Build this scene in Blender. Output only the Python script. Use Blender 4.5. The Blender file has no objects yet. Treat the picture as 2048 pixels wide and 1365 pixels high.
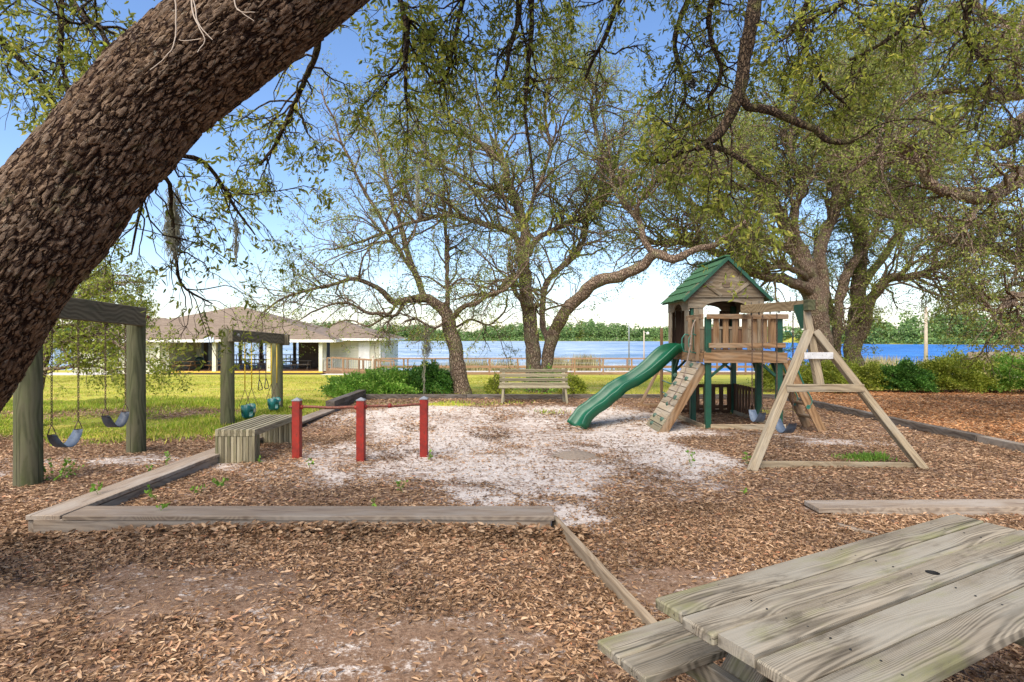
import bpy, bmesh, math, random
import numpy as np
from mathutils import Vector, Matrix, noise as mnoise
R = math.radians
random.seed(7); rng = np.random.default_rng(7)
S = bpy.context.scene
C = bpy.data.collections.new('playground'); S.collection.children.link(C)

# ------------------------------------------------------------------ camera, sky, sun, exposure
EYE = 1.65; FPX = 1138.0; CX = 1024.0; HY = 674.0
cam = bpy.data.objects.new('camera', bpy.data.cameras.new('camera')); C.objects.link(cam)
cam.location = (0, 0, EYE); cam.rotation_euler = (R(90), 0, 0)
cam.data.sensor_width = 36; cam.data.lens = 20.0; cam.data.shift_y = -8.5/2048
cam.data.clip_start = 0.05; cam.data.clip_end = 5000
S.camera = cam
SUN_EL, SUN_AZ = 52, 205          # azimuth measured from +Y towards +X (from behind the camera, a little left)
w = bpy.data.worlds.new('World'); S.world = w; w.use_nodes = True
nt = w.node_tree; bg = nt.nodes['Background']
sky = nt.nodes.new('ShaderNodeTexSky'); sky.sky_type = 'NISHITA'; sky.sun_disc = False
sky.sun_elevation = R(SUN_EL); sky.sun_rotation = R(SUN_AZ)
sky.air_density = 1.0; sky.dust_density = 0.7; sky.ozone_density = 3.0
hs = nt.nodes.new('ShaderNodeHueSaturation'); hs.inputs['Saturation'].default_value = 1.12
wm = nt.nodes.new('ShaderNodeMix'); wm.data_type = 'RGBA'; wm.blend_type = 'MULTIPLY'; wm.inputs[0].default_value = 1; wm.inputs[7].default_value = (.95, .87, .88, 1)
nt.links.new(sky.outputs[0], hs.inputs['Color']); nt.links.new(hs.outputs[0], wm.inputs[6]); nt.links.new(wm.outputs[2], bg.inputs[0])
bg.inputs[1].default_value = 0.059
sl = bpy.data.lights.new('sun', 'SUN'); sl.energy = 1.5; sl.angle = R(60); sl.color = (1, .90, .76)
so = bpy.data.objects.new('sun', sl); C.objects.link(so)
az, el = R(SUN_AZ), R(SUN_EL)
sd = Vector((math.sin(az)*math.cos(el), math.cos(az)*math.cos(el), math.sin(el)))
so.rotation_euler = sd.to_track_quat('Z', 'Y').to_euler(); so.location = (0, -5, 20)
S.view_settings.view_transform = 'Standard'; S.view_settings.look = 'None'
S.view_settings.exposure = 2.3; S.view_settings.gamma = 1; S.view_settings.use_curve_mapping = False
S.render.engine = 'CYCLES'
S.cycles.max_bounces = 6; S.cycles.transparent_max_bounces = 8

# ------------------------------------------------------------------ helpers
def at(px, py, Y):
    return Vector(((px-CX)/FPX*Y, Y, EYE-(py-HY)/FPX*Y))
def gr(px, py, z=0.0):
    Y = (EYE-z)*FPX/(py-HY); return Vector(((px-CX)/FPX*Y, Y, z))
WM = {}
def setp(o, parent, W):
    if parent is not None:
        o.parent = parent; o.matrix_parent_inverse = Matrix.Identity(4)
        o.matrix_basis = WM[parent.name].inverted() @ W
    else: o.matrix_basis = W
    WM[o.name] = W.copy()
def thing(name, label, cat, loc=(0,0,0), group=None):
    o = bpy.data.objects.new(name, None); C.objects.link(o); o.empty_display_size = .2
    setp(o, None, Matrix.Translation(Vector(loc)))
    o['label'] = label; o['category'] = cat
    if group: o['group'] = group
    return o
def tag(o, label=None, cat=None, group=None, kind=None):
    if label: o['label'] = label
    if cat: o['category'] = cat
    if group: o['group'] = group
    if kind: o['kind'] = kind
    return o
def npmesh(name, V, F, smooth=False):
    """V (n,3), F list of int arrays (m,k)"""
    me = bpy.data.meshes.new(name)
    V = np.asarray(V, dtype=np.float32); Fs = [np.asarray(f, dtype=np.int32) for f in (F if isinstance(F, list) else [F]) if len(f)]
    me.vertices.add(len(V)); me.vertices.foreach_set('co', V.ravel())
    nl = sum(f.size for f in Fs); npol = sum(len(f) for f in Fs)
    me.loops.add(nl); me.polygons.add(npol)
    me.loops.foreach_set('vertex_index', np.concatenate([f.ravel() for f in Fs]))
    tot = np.concatenate([np.full(len(f), f.shape[1], np.int32) for f in Fs])
    st = np.concatenate([[0], np.cumsum(tot)[:-1]]).astype(np.int32)
    me.polygons.foreach_set('loop_start', st)
    me.polygons.foreach_set('use_smooth', np.full(npol, smooth, bool))
    me.update(calc_edges=True); me.validate()
    return me
def link(name, me, mat, parent=None, W=None, kind=None):
    o = bpy.data.objects.new(name, me); C.objects.link(o)
    if mat is not None and not me.materials: me.materials.append(mat)
    setp(o, parent, W if W is not None else Matrix.Identity(4))
    if kind: o['kind'] = kind
    return o
class MB:
    def __init__(s): s.v = []; s.f = []
    def add(s, vs, fs):
        n = len(s.v); s.v += [tuple(v) for v in vs]; s.f += [tuple(i+n for i in f) for f in fs]
    def box(s, a, b):
        x0,y0,z0 = a; x1,y1,z1 = b
        s.add([(x0,y0,z0),(x1,y0,z0),(x1,y1,z0),(x0,y1,z0),(x0,y0,z1),(x1,y0,z1),(x1,y1,z1),(x0,y1,z1)],
              [(0,3,2,1),(4,5,6,7),(0,1,5,4),(1,2,6,5),(2,3,7,6),(3,0,4,7)])
    def tube(s, pts, r, n=8, cap=True, closed=False):
        pts = [Vector(p) for p in pts]; K = len(pts)
        rs = r if isinstance(r, (list, tuple)) else [r]*K
        vs = []; prev = None
        for i, p in enumerate(pts):
            if closed: t = (pts[(i+1)%K]-pts[i-1]).normalized()
            else: t = (pts[min(i+1,K-1)]-pts[max(i-1,0)]).normalized()
            if prev is None: a = t.orthogonal().normalized()
            else: a = (prev - t*prev.dot(t)); a = a.normalized() if a.length > 1e-6 else t.orthogonal().normalized()
            prev = a; b = t.cross(a)
            for k in range(n):
                q = 2*math.pi*k/n; vs.append(p+(a*math.cos(q)+b*math.sin(q))*rs[i])
        fs = []
        for i in range(K if closed else K-1):
            j = (i+1) % K
            for k in range(n): fs.append((i*n+k, i*n+(k+1)%n, j*n+(k+1)%n, j*n+k))
        if cap and not closed:
            fs.append(tuple(range(n))[::-1]); fs.append(tuple((K-1)*n+k for k in range(n)))
        s.add(vs, fs)
    def prism(s, poly, org, ax, ay, th):
        """polygon in plane (ax, ay) extruded by th along ax x ay, centred"""
        org, ax, ay = Vector(org), Vector(ax), Vector(ay); nz = ax.cross(ay).normalized()
        n = len(poly)
        vs = [org+ax*p[0]+ay*p[1]-nz*th/2 for p in poly]+[org+ax*p[0]+ay*p[1]+nz*th/2 for p in poly]
        s.add(vs, [tuple(range(n))[::-1], tuple(range(n, 2*n))]+[(i, (i+1)%n, n+(i+1)%n, n+i) for i in range(n)])
    def build(s, name, mat, parent=None, smooth=False, org=None, kind=None):
        if org is None and parent is not None: org = WM[parent.name].to_translation()   # world axes, placed at the parent
        if org is None: org = Vector((0,0,0))
        org = Vector(org)
        me = bpy.data.meshes.new(name)
        me.from_pydata([tuple(Vector(v)-org) for v in s.v], [], s.f); me.update()
        if smooth: me.polygons.foreach_set('use_smooth', [True]*len(me.polygons))
        return link(name, me, mat, parent, Matrix.Translation(org), kind)
def chamfer_box(L, w, h, c, jit=0.0):
    """24-vertex chamfered box, X along the length"""
    hx, hy, hz = L/2, w/2, h/2; c = min(c, hy*.45, hz*.45, hx*.45)
    vs = {}; V = []
    def vid(sx, sy, sz, ax):
        k = (sx, sy, sz, ax)
        if k not in vs:
            p = [sx*(hx-c), sy*(hy-c), sz*(hz-c)]; p[ax] += (sx, sy, sz)[ax]*c
            vs[k] = len(V); V.append([q + random.uniform(-jit, jit) for q in p])
        return vs[k]
    F = []
    for ax in range(3):
        o1, o2 = [(1,2),(2,0),(0,1)][ax]
        for sg in (-1, 1):
            q = []
            for a, b in ((-1,-1),(1,-1),(1,1),(-1,1)):
                s3 = [0,0,0]; s3[ax] = sg; s3[o1] = a; s3[o2] = b; q.append(vid(*s3, ax))
            F.append(q if sg > 0 else q[::-1])
    for ax in range(3):
        o1, o2 = [(1,2),(2,0),(0,1)][ax]
        for a in (-1, 1):
            for b in (-1, 1):
                def g(sg, face):
                    s3 = [0,0,0]; s3[ax] = sg; s3[o1] = a; s3[o2] = b; return vid(*s3, face)
                q = [g(-1,o1), g(1,o1), g(1,o2), g(-1,o2)]
                F.append(q if a*b < 0 else q[::-1])
    for sx in (-1,1):
        for sy in (-1,1):
            for sz in (-1,1):
                q = [vid(sx,sy,sz,0), vid(sx,sy,sz,1), vid(sx,sy,sz,2)]
                F.append(q if sx*sy*sz > 0 else q[::-1])
    return V, F
def frame(p0, p1, up=(0,0,1)):
    p0, p1 = Vector(p0), Vector(p1); x = (p1-p0).normalized(); u = Vector(up)
    if abs(x.dot(u)) > .99: u = Vector((0,1,0))
    y = u.cross(x).normalized(); z = x.cross(y)
    M = Matrix((x, y, z)).transposed().to_4x4(); M.translation = (p0+p1)/2
    return M
def plank(name, p0, p1, w, h, mat, parent=None, up=(0,0,1), c=.004, jit=.0008):
    L = (Vector(p1)-Vector(p0)).length
    V, F = chamfer_box(L, w, h, c, jit)
    me = bpy.data.meshes.new(name); me.from_pydata(V, [], F); me.update()
    return link(name, me, mat, parent, frame(p0, p1, up))

# ------------------------------------------------------------------ materials
def newmat(name):
    m = bpy.data.materials.new(name); m.use_nodes = True
    n = m.node_tree; b = n.nodes['Principled BSDF']; return m, n, b
class NG:
    def __init__(s, n): s.n = n
    def node(s, t, **k):
        x = s.n.nodes.new(t)
        for a, v in k.items(): setattr(x, a, v)
        return x
    def L(s, a, b): s.n.links.new(a, b)
    def val(s, x, sock):
        if isinstance(x, (int, float)): sock.default_value = x
        elif isinstance(x, (tuple, list)): sock.default_value = tuple(x) if len(x) != 3 or len(sock.default_value) == 3 else (*x, 1)
        else: s.L(x, sock)
    def math(s, op, a, b=0.0, clamp=False):
        x = s.node('ShaderNodeMath', operation=op, use_clamp=clamp); s.val(a, x.inputs[0]); s.val(b, x.inputs[1]); return x.outputs[0]
    def noise(s, vec, scale, detail=4, rough=.55, dist=0.0, col=False):
        x = s.node('ShaderNodeTexNoise'); s.L(vec, x.inputs['Vector']); x.inputs['Scale'].default_value = scale
        x.inputs['Detail'].default_value = detail; x.inputs['Roughness'].default_value = rough; x.inputs['Distortion'].default_value = dist
        return x.outputs['Color' if col else 'Fac']
    def voro(s, vec, scale, feat='F1', rand=1.0):
        x = s.node('ShaderNodeTexVoronoi', feature=feat); s.L(vec, x.inputs['Vector']); x.inputs['Scale'].default_value = scale
        x.inputs['Randomness'].default_value = rand; return x
    def mapr(s, v, a, b, c=0.0, d=1.0, smooth=True):
        x = s.node('ShaderNodeMapRange', interpolation_type='SMOOTHSTEP' if smooth else 'LINEAR'); s.L(v, x.inputs[0])
        for i, q in zip((1,2,3,4), (a,b,c,d)): x.inputs[i].default_value = q
        return x.outputs[0]
    def ramp(s, v, stops):
        x = s.node('ShaderNodeValToRGB'); s.L(v, x.inputs[0]); e = x.color_ramp.elements
        while len(e) < len(stops): e.new(.5)
        for q, (p, c) in zip(e, stops): q.position = p; q.color = (*c, 1)
        return x.outputs[0]
    def mix(s, f, a, b, mode='MIX'):
        x = s.node('ShaderNodeMix', data_type='RGBA', blend_type=mode); s.val(f, x.inputs[0]); s.val(a, x.inputs[6]); s.val(b, x.inputs[7]); return x.outputs[2]
    def scale(s, vec, v, loc=(0,0,0)):
        x = s.node('ShaderNodeMapping'); s.L(vec, x.inputs[0]); x.inputs['Scale'].default_value = v; x.inputs['Location'].default_value = loc; return x.outputs[0]
    def bump(s, h, strength, dist, bsdf, prev=None):
        x = s.node('ShaderNodeBump'); s.L(h, x.inputs['Height']); x.inputs['Strength'].default_value = strength; x.inputs['Distance'].default_value = dist
        if prev is not None: s.L(prev, x.inputs['Normal'])
        s.L(x.outputs[0], bsdf.inputs['Normal']); return x.outputs[0]
def wood(name, dark, light, algae=None, grey=None, ring=9.0, rough=.85, contrast=1.0):
    m, n, b = newmat(name); g = NG(n)
    tc = g.node('ShaderNodeTexCoord').outputs['Object']; oi = g.node('ShaderNodeObjectInfo').outputs['Random']
    off = g.node('ShaderNodeCombineXYZ'); g.L(g.math('MULTIPLY', oi, 37.0), off.inputs[0]); g.L(g.math('MULTIPLY', oi, 11.3), off.inputs[1]); g.L(g.math('MULTIPLY', oi, 5.1), off.inputs[2])
    va = g.node('ShaderNodeVectorMath', operation='ADD'); g.L(tc, va.inputs[0]); g.L(off.outputs[0], va.inputs[1]); v = va.outputs[0]
    sep = g.node('ShaderNodeSeparateXYZ'); g.L(v, sep.inputs[0])
    warp = g.noise(g.scale(v, (1.1, 5.5, 5.5)), 1.0, 3, .5)
    s0 = g.node('ShaderNodeSeparateXYZ'); g.L(tc, s0.inputs[0])
    yy = g.math('ADD', s0.outputs[1], g.math('MULTIPLY', g.math('SUBTRACT', oi, .5), .13))
    yy = g.math('ADD', yy, g.math('MULTIPLY', g.math('SUBTRACT', g.noise(g.scale(v, (1.3, .5, .5)), 1.0, 2, .5), .5), .16))
    par = g.math('MULTIPLY', g.math('MULTIPLY', yy, yy), ring*95.0)
    fld = g.math('ADD', g.math('ADD', g.math('MULTIPLY', warp, .7), g.math('MULTIPLY', sep.outputs[0], 1.7)), g.math('ADD', par, g.math('MULTIPLY', sep.outputs[2], 14.0)))
    rings = g.math('SINE', g.math('MULTIPLY', fld, 6.283))
    rings = g.mapr(rings, -1, .9)
    fine = g.noise(g.scale(v, (2.5, 130, 130)), 1.0, 4, .65)
    mid = g.noise(g.scale(v, (1.5, 22, 22)), 1.0, 4, .6)
    k = g.math('ADD', g.math('MULTIPLY', rings, .24*contrast), g.math('ADD', g.math('MULTIPLY', fine, .62), g.math('MULTIPLY', mid, .42)))
    k = g.mapr(k, .36, .98, 0, 1, False)
    DKN = .62; dark = tuple(x*DKN for x in dark); light = tuple(x*DKN for x in light)
    grey = tuple(x*DKN for x in grey) if grey else None; algae = tuple(x*DKN for x in algae) if algae else None
    col = g.mix(k, dark, light)
    if grey is not None:
        col = g.mix(g.mapr(g.noise(g.scale(v, (1.5, 5, 5)), 1.0, 4, .6), .42, .66, 0, .75), col, grey)
    if algae is not None:
        col = g.mix(g.mapr(g.noise(g.scale(v, (2.2, 7, 7), (3, 3, 3)), 1.0, 5, .65), .5, .72, 0, .6), col, algae)
    kn = g.voro(g.scale(tc, (2.1, 7.0, 7.0), (3.3, 1.7, .4)), 1.0); col = g.mix(g.mapr(kn.outputs['Distance'], .06, .13, .6, 0), col, dark)
    br = g.mapr(oi, 0, 1, .78, 1.22, False); cm = g.node('ShaderNodeCombineColor'); [g.L(br, cm.inputs[i]) for i in range(3)]
    col = g.mix(1.0, col, cm.outputs[0], 'MULTIPLY')
    crack = g.mapr(g.noise(g.scale(v, (.9, 60, 60), (9, 1, 4)), 1.0, 3, .5), .29, .37, 0, 1)
    stn = g.mapr(g.noise(g.scale(v, (2.5, 9, 9), (5, 8, 2)), 1.0, 5, .7), .56, .70, 0, .55); col = g.mix(stn, col, tuple(x*1.3 for x in dark))
    cmx = g.node('ShaderNodeCombineColor'); cr2 = g.math('ADD', g.math('MULTIPLY', crack, .7), .3); [g.L(cr2, cmx.inputs[i]) for i in range(3)]
    col = g.mix(.9, col, cmx.outputs[0], 'MULTIPLY')
    g.L(col, b.inputs['Base Color']); b.inputs['Roughness'].default_value = rough; b.inputs['Specular IOR Level'].default_value = .25
    h = g.math('ADD', g.math('MULTIPLY', rings, .18), g.math('ADD', g.math('MULTIPLY', fine, .5), crack))
    g.bump(h, .5, .003, b)
    return m
def plain(name, col, rough=.6, metal=0.0, var=.12, scale=6.0, bump=0.0, dirt=None):
    m, n, b = newmat(name); g = NG(n); tc = g.node('ShaderNodeTexCoord').outputs['Object']
    nz = g.noise(tc, scale, 5, .6)
    c = g.mix(g.mapr(nz, .3, .7), tuple(x*(1-var) for x in col), tuple(min(1, x*(1+var)) for x in col))
    if dirt is not None: c = g.mix(g.mapr(g.noise(tc, scale*2.3, 6, .7), .52, .68, 0, .8), c, dirt)
    g.L(c, b.inputs['Base Color']); b.inputs['Roughness'].default_value = rough; b.inputs['Metallic'].default_value = metal
    if bump: g.bump(g.noise(tc, scale*8, 4, .6), bump, .01, b)
    return m
def leafmat(name, cols, trans=.35, rough=.5):
    m, n, b = newmat(name); g = NG(n)
    r = g.node('ShaderNodeNewGeometry').outputs['Random Per Island']
    c = g.ramp(r, cols); tc = g.node('ShaderNodeTexCoord').outputs['Object']
    cl = g.mapr(g.noise(tc, .9, 2), .3, .7, .72, 1.25); cm = g.node('ShaderNodeCombineColor'); [g.L(cl, cm.inputs[i]) for i in range(3)]
    c = g.mix(1.0, c, cm.outputs[0], 'MULTIPLY')
    g.L(c, b.inputs['Base Color']); b.inputs['Roughness'].default_value = rough; b.inputs['Specular IOR Level'].default_value = .3
    if trans:
        t = g.node('ShaderNodeBsdfTranslucent'); g.L(c, t.inputs[0]); mx = g.node('ShaderNodeMixShader'); mx.inputs[0].default_value = trans
        g.L(b.outputs[0], mx.inputs[1]); g.L(t.outputs[0], mx.inputs[2]); g.L(mx.outputs[0], n.nodes['Material Output'].inputs[0])
    return m
def bark(name, dark, light, moss=None, sc=1.0, strength=1.0):
    m, n, b = newmat(name); g = NG(n); tc = g.node('ShaderNodeTexCoord').outputs['Object']
    wv = g.node('ShaderNodeVectorMath', operation='ADD'); g.L(tc, wv.inputs[0])
    wn = g.node('ShaderNodeVectorMath', operation='SCALE'); g.L(g.noise(tc, 3*sc, 3, .5, col=True), wn.inputs[0]); wn.inputs['Scale'].default_value = .12; g.L(wn.outputs[0], wv.inputs[1])
    vo = g.voro(g.scale(wv.outputs[0], (14*sc, 14*sc, 5*sc)), 1.0, 'DISTANCE_TO_EDGE').outputs['Distance']
    pl = g.mapr(vo, .02, .22); fn = g.noise(tc, 30*sc, 5, .65)
    c = g.mix(g.math('MULTIPLY', pl, g.mapr(fn, .3, .7, .45, 1)), dark, light)
    if moss is not None: c = g.mix(g.mapr(g.noise(tc, 2.1*sc, 5, .65), .5, .66, 0, .7), c, moss)
    g.L(c, b.inputs['Base Color']); b.inputs['Roughness'].default_value = .95; b.inputs['Specular IOR Level'].default_value = .15
    g.bump(g.math('ADD', pl, g.math('MULTIPLY', fn, .6)), strength, .03, b)
    return m
M = {}
M['table'] = wood('weathered_table_wood', (.06,.048,.032), (.46,.395,.29), algae=(.24,.245,.09), grey=(.36,.335,.27), ring=13, contrast=1.05)
M['grey_wood'] = wood('grey_weathered_wood', (.19,.135,.095), (.56,.45,.33), grey=(.46,.40,.33), ring=8)
M['border_dark'] = wood('dark_border_timber', (.06,.045,.035), (.22,.18,.14), grey=(.24,.22,.20), ring=6)
M['cedar'] = wood('orange_cedar', (.17,.085,.035), (.52,.32,.16), grey=(.42,.32,.21), ring=7)
M['cabin'] = wood('grey_brown_cabin_wood', (.13,.095,.055), (.40,.31,.20), grey=(.40,.35,.26), ring=7)
M['frame_wood'] = wood('pale_frame_wood', (.27,.20,.12), (.68,.54,.34), grey=(.54,.46,.33), ring=6)
M['dark_cedar'] = wood('dark_red_cedar', (.08,.04,.022), (.26,.14,.075), ring=7)
M['bench_wood'] = wood('greenish_bench_wood', (.14,.12,.07), (.42,.36,.22), algae=(.22,.24,.10), ring=7)
M['bench_pale'] = wood('pale_bench_wood', (.28,.24,.15), (.56,.50,.33), ring=7)
M['post_green'] = wood('green_treated_post', (.07,.075,.03), (.27,.27,.14), algae=(.14,.19,.05), grey=(.22,.20,.12), ring=2.5)
M['beam_dark'] = wood('weathered_beam', (.10,.085,.05), (.34,.29,.19), algae=(.12,.12,.07), ring=5)
M['deck_wood'] = wood('ramp_wood', (.28,.15,.08), (.58,.38,.22), ring=5)
M['green_paint'] = plain('green_painted_post', (.006,.06,.03), .5, dirt=(.012,.035,.022))
M['slide'] = plain('green_slide_plastic', (.002,.078,.033), .36, var=.15, scale=3, dirt=(.02,.085,.045))
M['green_plastic'] = plain('green_plastic', (.02,.13,.09), .4)
M['bucket'] = plain('dark_green_bucket_plastic', (.01,.12,.11), .35)
M['roof_green'] = plain('green_roof_shingle', (.026,.095,.036), .85, var=.35, scale=9, bump=.5, dirt=(.055,.115,.055))
M['red'] = plain('red_paint', (.24,.012,.003), .6, var=.3, scale=8, dirt=(.10,.02,.01))
M['rust'] = plain('rusty_steel', (.17,.055,.03), .7, .3, var=.4, scale=30, dirt=(.25,.18,.15))
M['chain'] = plain('rusty_chain', (.13,.08,.055), .6, .5, var=.4, scale=40)
M['steel'] = plain('galvanised_steel', (.35,.36,.36), .45, .7)
M['white_plate'] = plain('white_metal_plate', (.62,.61,.58), .6, dirt=(.4,.38,.34), scale=14)
M['belt'] = plain('blue_grey_rubber', (.04,.05,.065), .6, dirt=(.08,.09,.10))
M['belt_light'] = plain('pale_blue_rubber', (.10,.13,.17), .6, dirt=(.06,.08,.11))
M['yellow'] = plain('yellow_chain_cover', (.75,.50,.04), .5)
M['rope'] = plain('grey_brown_rope', (.20,.15,.11), .9, scale=40)
M['black'] = plain('black_iron', (.02,.02,.02), .5)
M['cream'] = plain('cream_siding_paint', (.62,.60,.47), .7, scale=2)
M['white_paint'] = plain('white_trim_paint', (.74,.73,.68), .6, scale=3)
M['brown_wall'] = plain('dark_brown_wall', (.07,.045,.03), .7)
M['yellow_edge'] = plain('yellow_painted_edge', (.60,.42,.05), .6, dirt=(.35,.25,.1))
M['deck_red'] = plain('stained_deck_boards', (.27,.13,.06), .6)
M['concrete'] = plain('pale_concrete', (.52,.48,.42), .85, bump=.2)
M['dirt_pile'] = plain('grey_dirt', (.24,.19,.14), .95, scale=30, bump=.8)
M['bin'] = plain('dark_green_bin', (.02,.045,.035), .4)
M['pole'] = plain('pale_wood_pole', (.42,.35,.27), .8)
# shingles of the large roofs: courses by z
m, n, b = newmat('brown_asphalt_shingles'); g = NG(n); tc = g.node('ShaderNodeTexCoord').outputs['Object']
br = g.node('ShaderNodeTexBrick'); g.L(g.scale(tc, (1, 1, 1)), br.inputs[0])
sep = g.node('ShaderNodeSeparateXYZ'); g.L(tc, sep.inputs[0]); cmb = g.node('ShaderNodeCombineXYZ'); g.L(g.math('ADD', sep.outputs[0], sep.outputs[1]), cmb.inputs[0]); g.L(g.math('MULTIPLY', sep.outputs[2], 2.6), cmb.inputs[1]); g.L(cmb.outputs[0], br.inputs[0])
br.inputs['Scale'].default_value = 1; br.inputs['Brick Width'].default_value = .5; br.inputs['Row Height'].default_value = .2; br.inputs['Mortar Size'].default_value = .012
br.inputs['Color1'].default_value = (.155,.112,.075,1); br.inputs['Color2'].default_value = (.22,.165,.115,1); br.inputs['Mortar'].default_value = (.10,.075,.06,1)
c = g.mix(g.mapr(g.noise(tc, .8, 4), .35, .7, 0, .5), br.outputs[0], (.19,.145,.10)); g.L(c, b.inputs['Base Color']); b.inputs['Roughness'].default_value = .9; M['shingle'] = m
# foliage, bark
M['leaf_near'] = leafmat('oak_leaves_near', [(0,(.11,.14,.018)),(.5,(.24,.28,.035)),(.85,(.38,.39,.065)),(1,(.50,.45,.10))], .6)
M['leaf_mid'] = leafmat('oak_leaves_mid', [(0,(.13,.18,.03)),(.5,(.28,.345,.06)),(.85,(.44,.48,.11)),(1,(.56,.54,.19))], .6)
M['leaf_dark'] = leafmat('dark_hedge_leaves', [(0,(.03,.10,.015)),(.6,(.08,.20,.025)),(1,(.17,.33,.06))], .4)
M['leaf_bright'] = leafmat('bright_hedge_leaves', [(0,(.08,.20,.02)),(.6,(.20,.38,.045)),(1,(.38,.52,.11))], .45)
M['leaf_olive'] = leafmat('olive_hedge_leaves', [(0,(.12,.17,.015)),(.6,(.28,.33,.035)),(1,(.44,.46,.08))], .45)
M['seedling'] = leafmat('seedling_leaves', [(0,(.12,.26,.03)),(1,(.28,.45,.06))], .4)
M['litter'] = leafmat('fallen_oak_leaves', [(0,(.11,.056,.026)),(.3,(.225,.13,.065)),(.65,(.35,.215,.118)),(.93,(.48,.335,.205)),(1,(.36,.15,.07))], .12, .6)
M['litter_orange'] = leafmat('fallen_orange_leaves', [(0,(.25,.10,.035)),(.5,(.44,.21,.085)),(1,(.58,.33,.15))], .12, .7)
M['grass'] = leafmat('grass_blades', [(0,(.16,.27,.02)),(.5,(.33,.41,.035)),(.8,(.48,.46,.07)),(1,(.55,.44,.15))], .35, .6)
M['grass_dry'] = leafmat('dry_lawn_blades', [(0,(.24,.30,.03)),(.4,(.42,.44,.05)),(.8,(.56,.50,.09)),(1,(.58,.42,.16))], .35, .6)
M['reed'] = leafmat('dry_reeds', [(0,(.30,.24,.13)),(1,(.45,.42,.22))], .2)
M['far'] = leafmat('far_wood_leaves', [(0,(.08,.15,.045)),(.6,(.15,.25,.07)),(.93,(.22,.34,.10)),(1,(.32,.30,.20))], .2)
M['moss'] = leafmat('spanish_moss', [(0,(.24,.23,.16)),(1,(.42,.41,.30))], .2, .9)
M['beam_pale'] = wood('pale_beam_wood', (.26,.17,.08), (.60,.44,.24), ring=5)
M['cabin_dark'] = wood('dark_cabin_wood', (.10,.07,.045), (.27,.20,.13), ring=5)
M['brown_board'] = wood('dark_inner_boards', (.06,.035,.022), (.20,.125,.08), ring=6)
M['climb'] = wood('climbing_wall_planks', (.30,.23,.15), (.70,.56,.38), grey=(.58,.50,.38), ring=6)
M['hold'] = plain('dark_green_hold', (.05,.10,.07), .6)
M['sign_blue'] = plain('pale_blue_sign', (.50,.58,.70), .5)
M['table_orange'] = wood('orange_table_wood', (.35,.19,.07), (.62,.40,.18), ring=5)
M['pale_edge'] = wood('pale_edge_board', (.25,.18,.11), (.52,.41,.28), ring=5)
M['bark_near'] = bark('oak_bark', (.05,.025,.014), (.26,.17,.10), moss=None, sc=2.2)
M['bark_mid'] = bark('grey_oak_bark', (.12,.08,.055), (.40,.30,.21), moss=(.26,.25,.13), sc=1.6)
M['bark_dark'] = bark('dark_branch_bark', (.03,.02,.013), (.13,.09,.055), moss=(.11,.11,.03), sc=3)

# ------------------------------------------------------------------ terrain
def sstep(a, b, x): t = np.clip((x-a)/(b-a), 0, 1); return t*t*(3-2*t)
LAKE = -1.9
def shore_far(X): return np.interp(X, [-1500,0,120,165,175,225,600,1500], [520,470,450,400,275,250,240,400])
def zt(X, Y):
    X = np.asarray(X, float); Y = np.asarray(Y, float)
    zr = np.interp(Y, [-50,15.5,18,28,40,45,50,54,64], [0,0,-.08,-.45,-1.05,-1.35,-1.75,-2.2,-4])
    zl = np.interp(Y, [-50,15.5,18,28,40,45,58,64,74], [0,0,-.08,-.45,-1.05,-1.35,-1.75,-2.2,-4])
    k = sstep(-15, -8, X); z = zl*(1-k)+zr*k
    d = Y-shore_far(X)
    zf = np.where(d > 0, LAKE+np.minimum(d*.06, 5)+.0, LAKE+np.maximum(d*.05, -2.1))
    z = np.where(Y > 90, zf, z)
    und = .018*np.sin(X*1.3+.7)*np.sin(Y*1.1)+.012*np.sin(X*2.9)*np.sin(Y*2.3+1)
    hollow = -.05*np.exp(-(((X-1.2)/.7)**2+((Y-10.5)/.6)**2))
    return z+np.where(Y < 30, und+hollow, 0)
def z1(x, y): return float(zt(np.array([x]), np.array([y]))[0])
def polydist(X, Y, poly):
    """signed distance, positive inside"""
    P = np.array(poly); d = np.full(X.shape, 1e9); ins = np.zeros(X.shape, bool)
    for i in range(len(P)):
        a, b = P[i], P[(i+1) % len(P)]; e = b-a
        t = np.clip(((X-a[0])*e[0]+(Y-a[1])*e[1])/(e@e), 0, 1)
        d = np.minimum(d, np.hypot(X-a[0]-t*e[0], Y-a[1]-t*e[1]))
        if a[1] != b[1]: ins ^= ((a[1] > Y) != (b[1] > Y)) & (X < (b[0]-a[0])*(Y-a[1])/(b[1]-a[1])+a[0])
    return np.where(ins, d, -d)
SAND = [(-3.95,7.25),(-2.8,6.75),(-1.24,6.65),(-.4,5.95),(.3,5.7),(.77,5.5),(1.4,5.9),(2.35,6.35),(2.7,7.6),(2.7,8.9),(3.4,9.6),(3.1,10.9),(3.0,13),(1.5,13.9),(0,13.2),(-2.2,14),(-3.6,13),(-3.75,11.5),(-2.8,10.4),(-2.4,9.5),(-2.4,8.6),(-3.2,8.1)]
def nz2(X, Y, f, sd):
    r2 = np.random.default_rng(sd); s = 0
    for _ in range(7): a_, b_, c_ = r2.normal(size=3); s = s+np.sin((X*a_+Y*b_)*f+c_*6)
    return s/7**.5
def blob(X, Y, cx, cy, rx, ry): return np.exp(-(((X-cx)/rx)**2+((Y-cy)/ry)**2))
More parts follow.
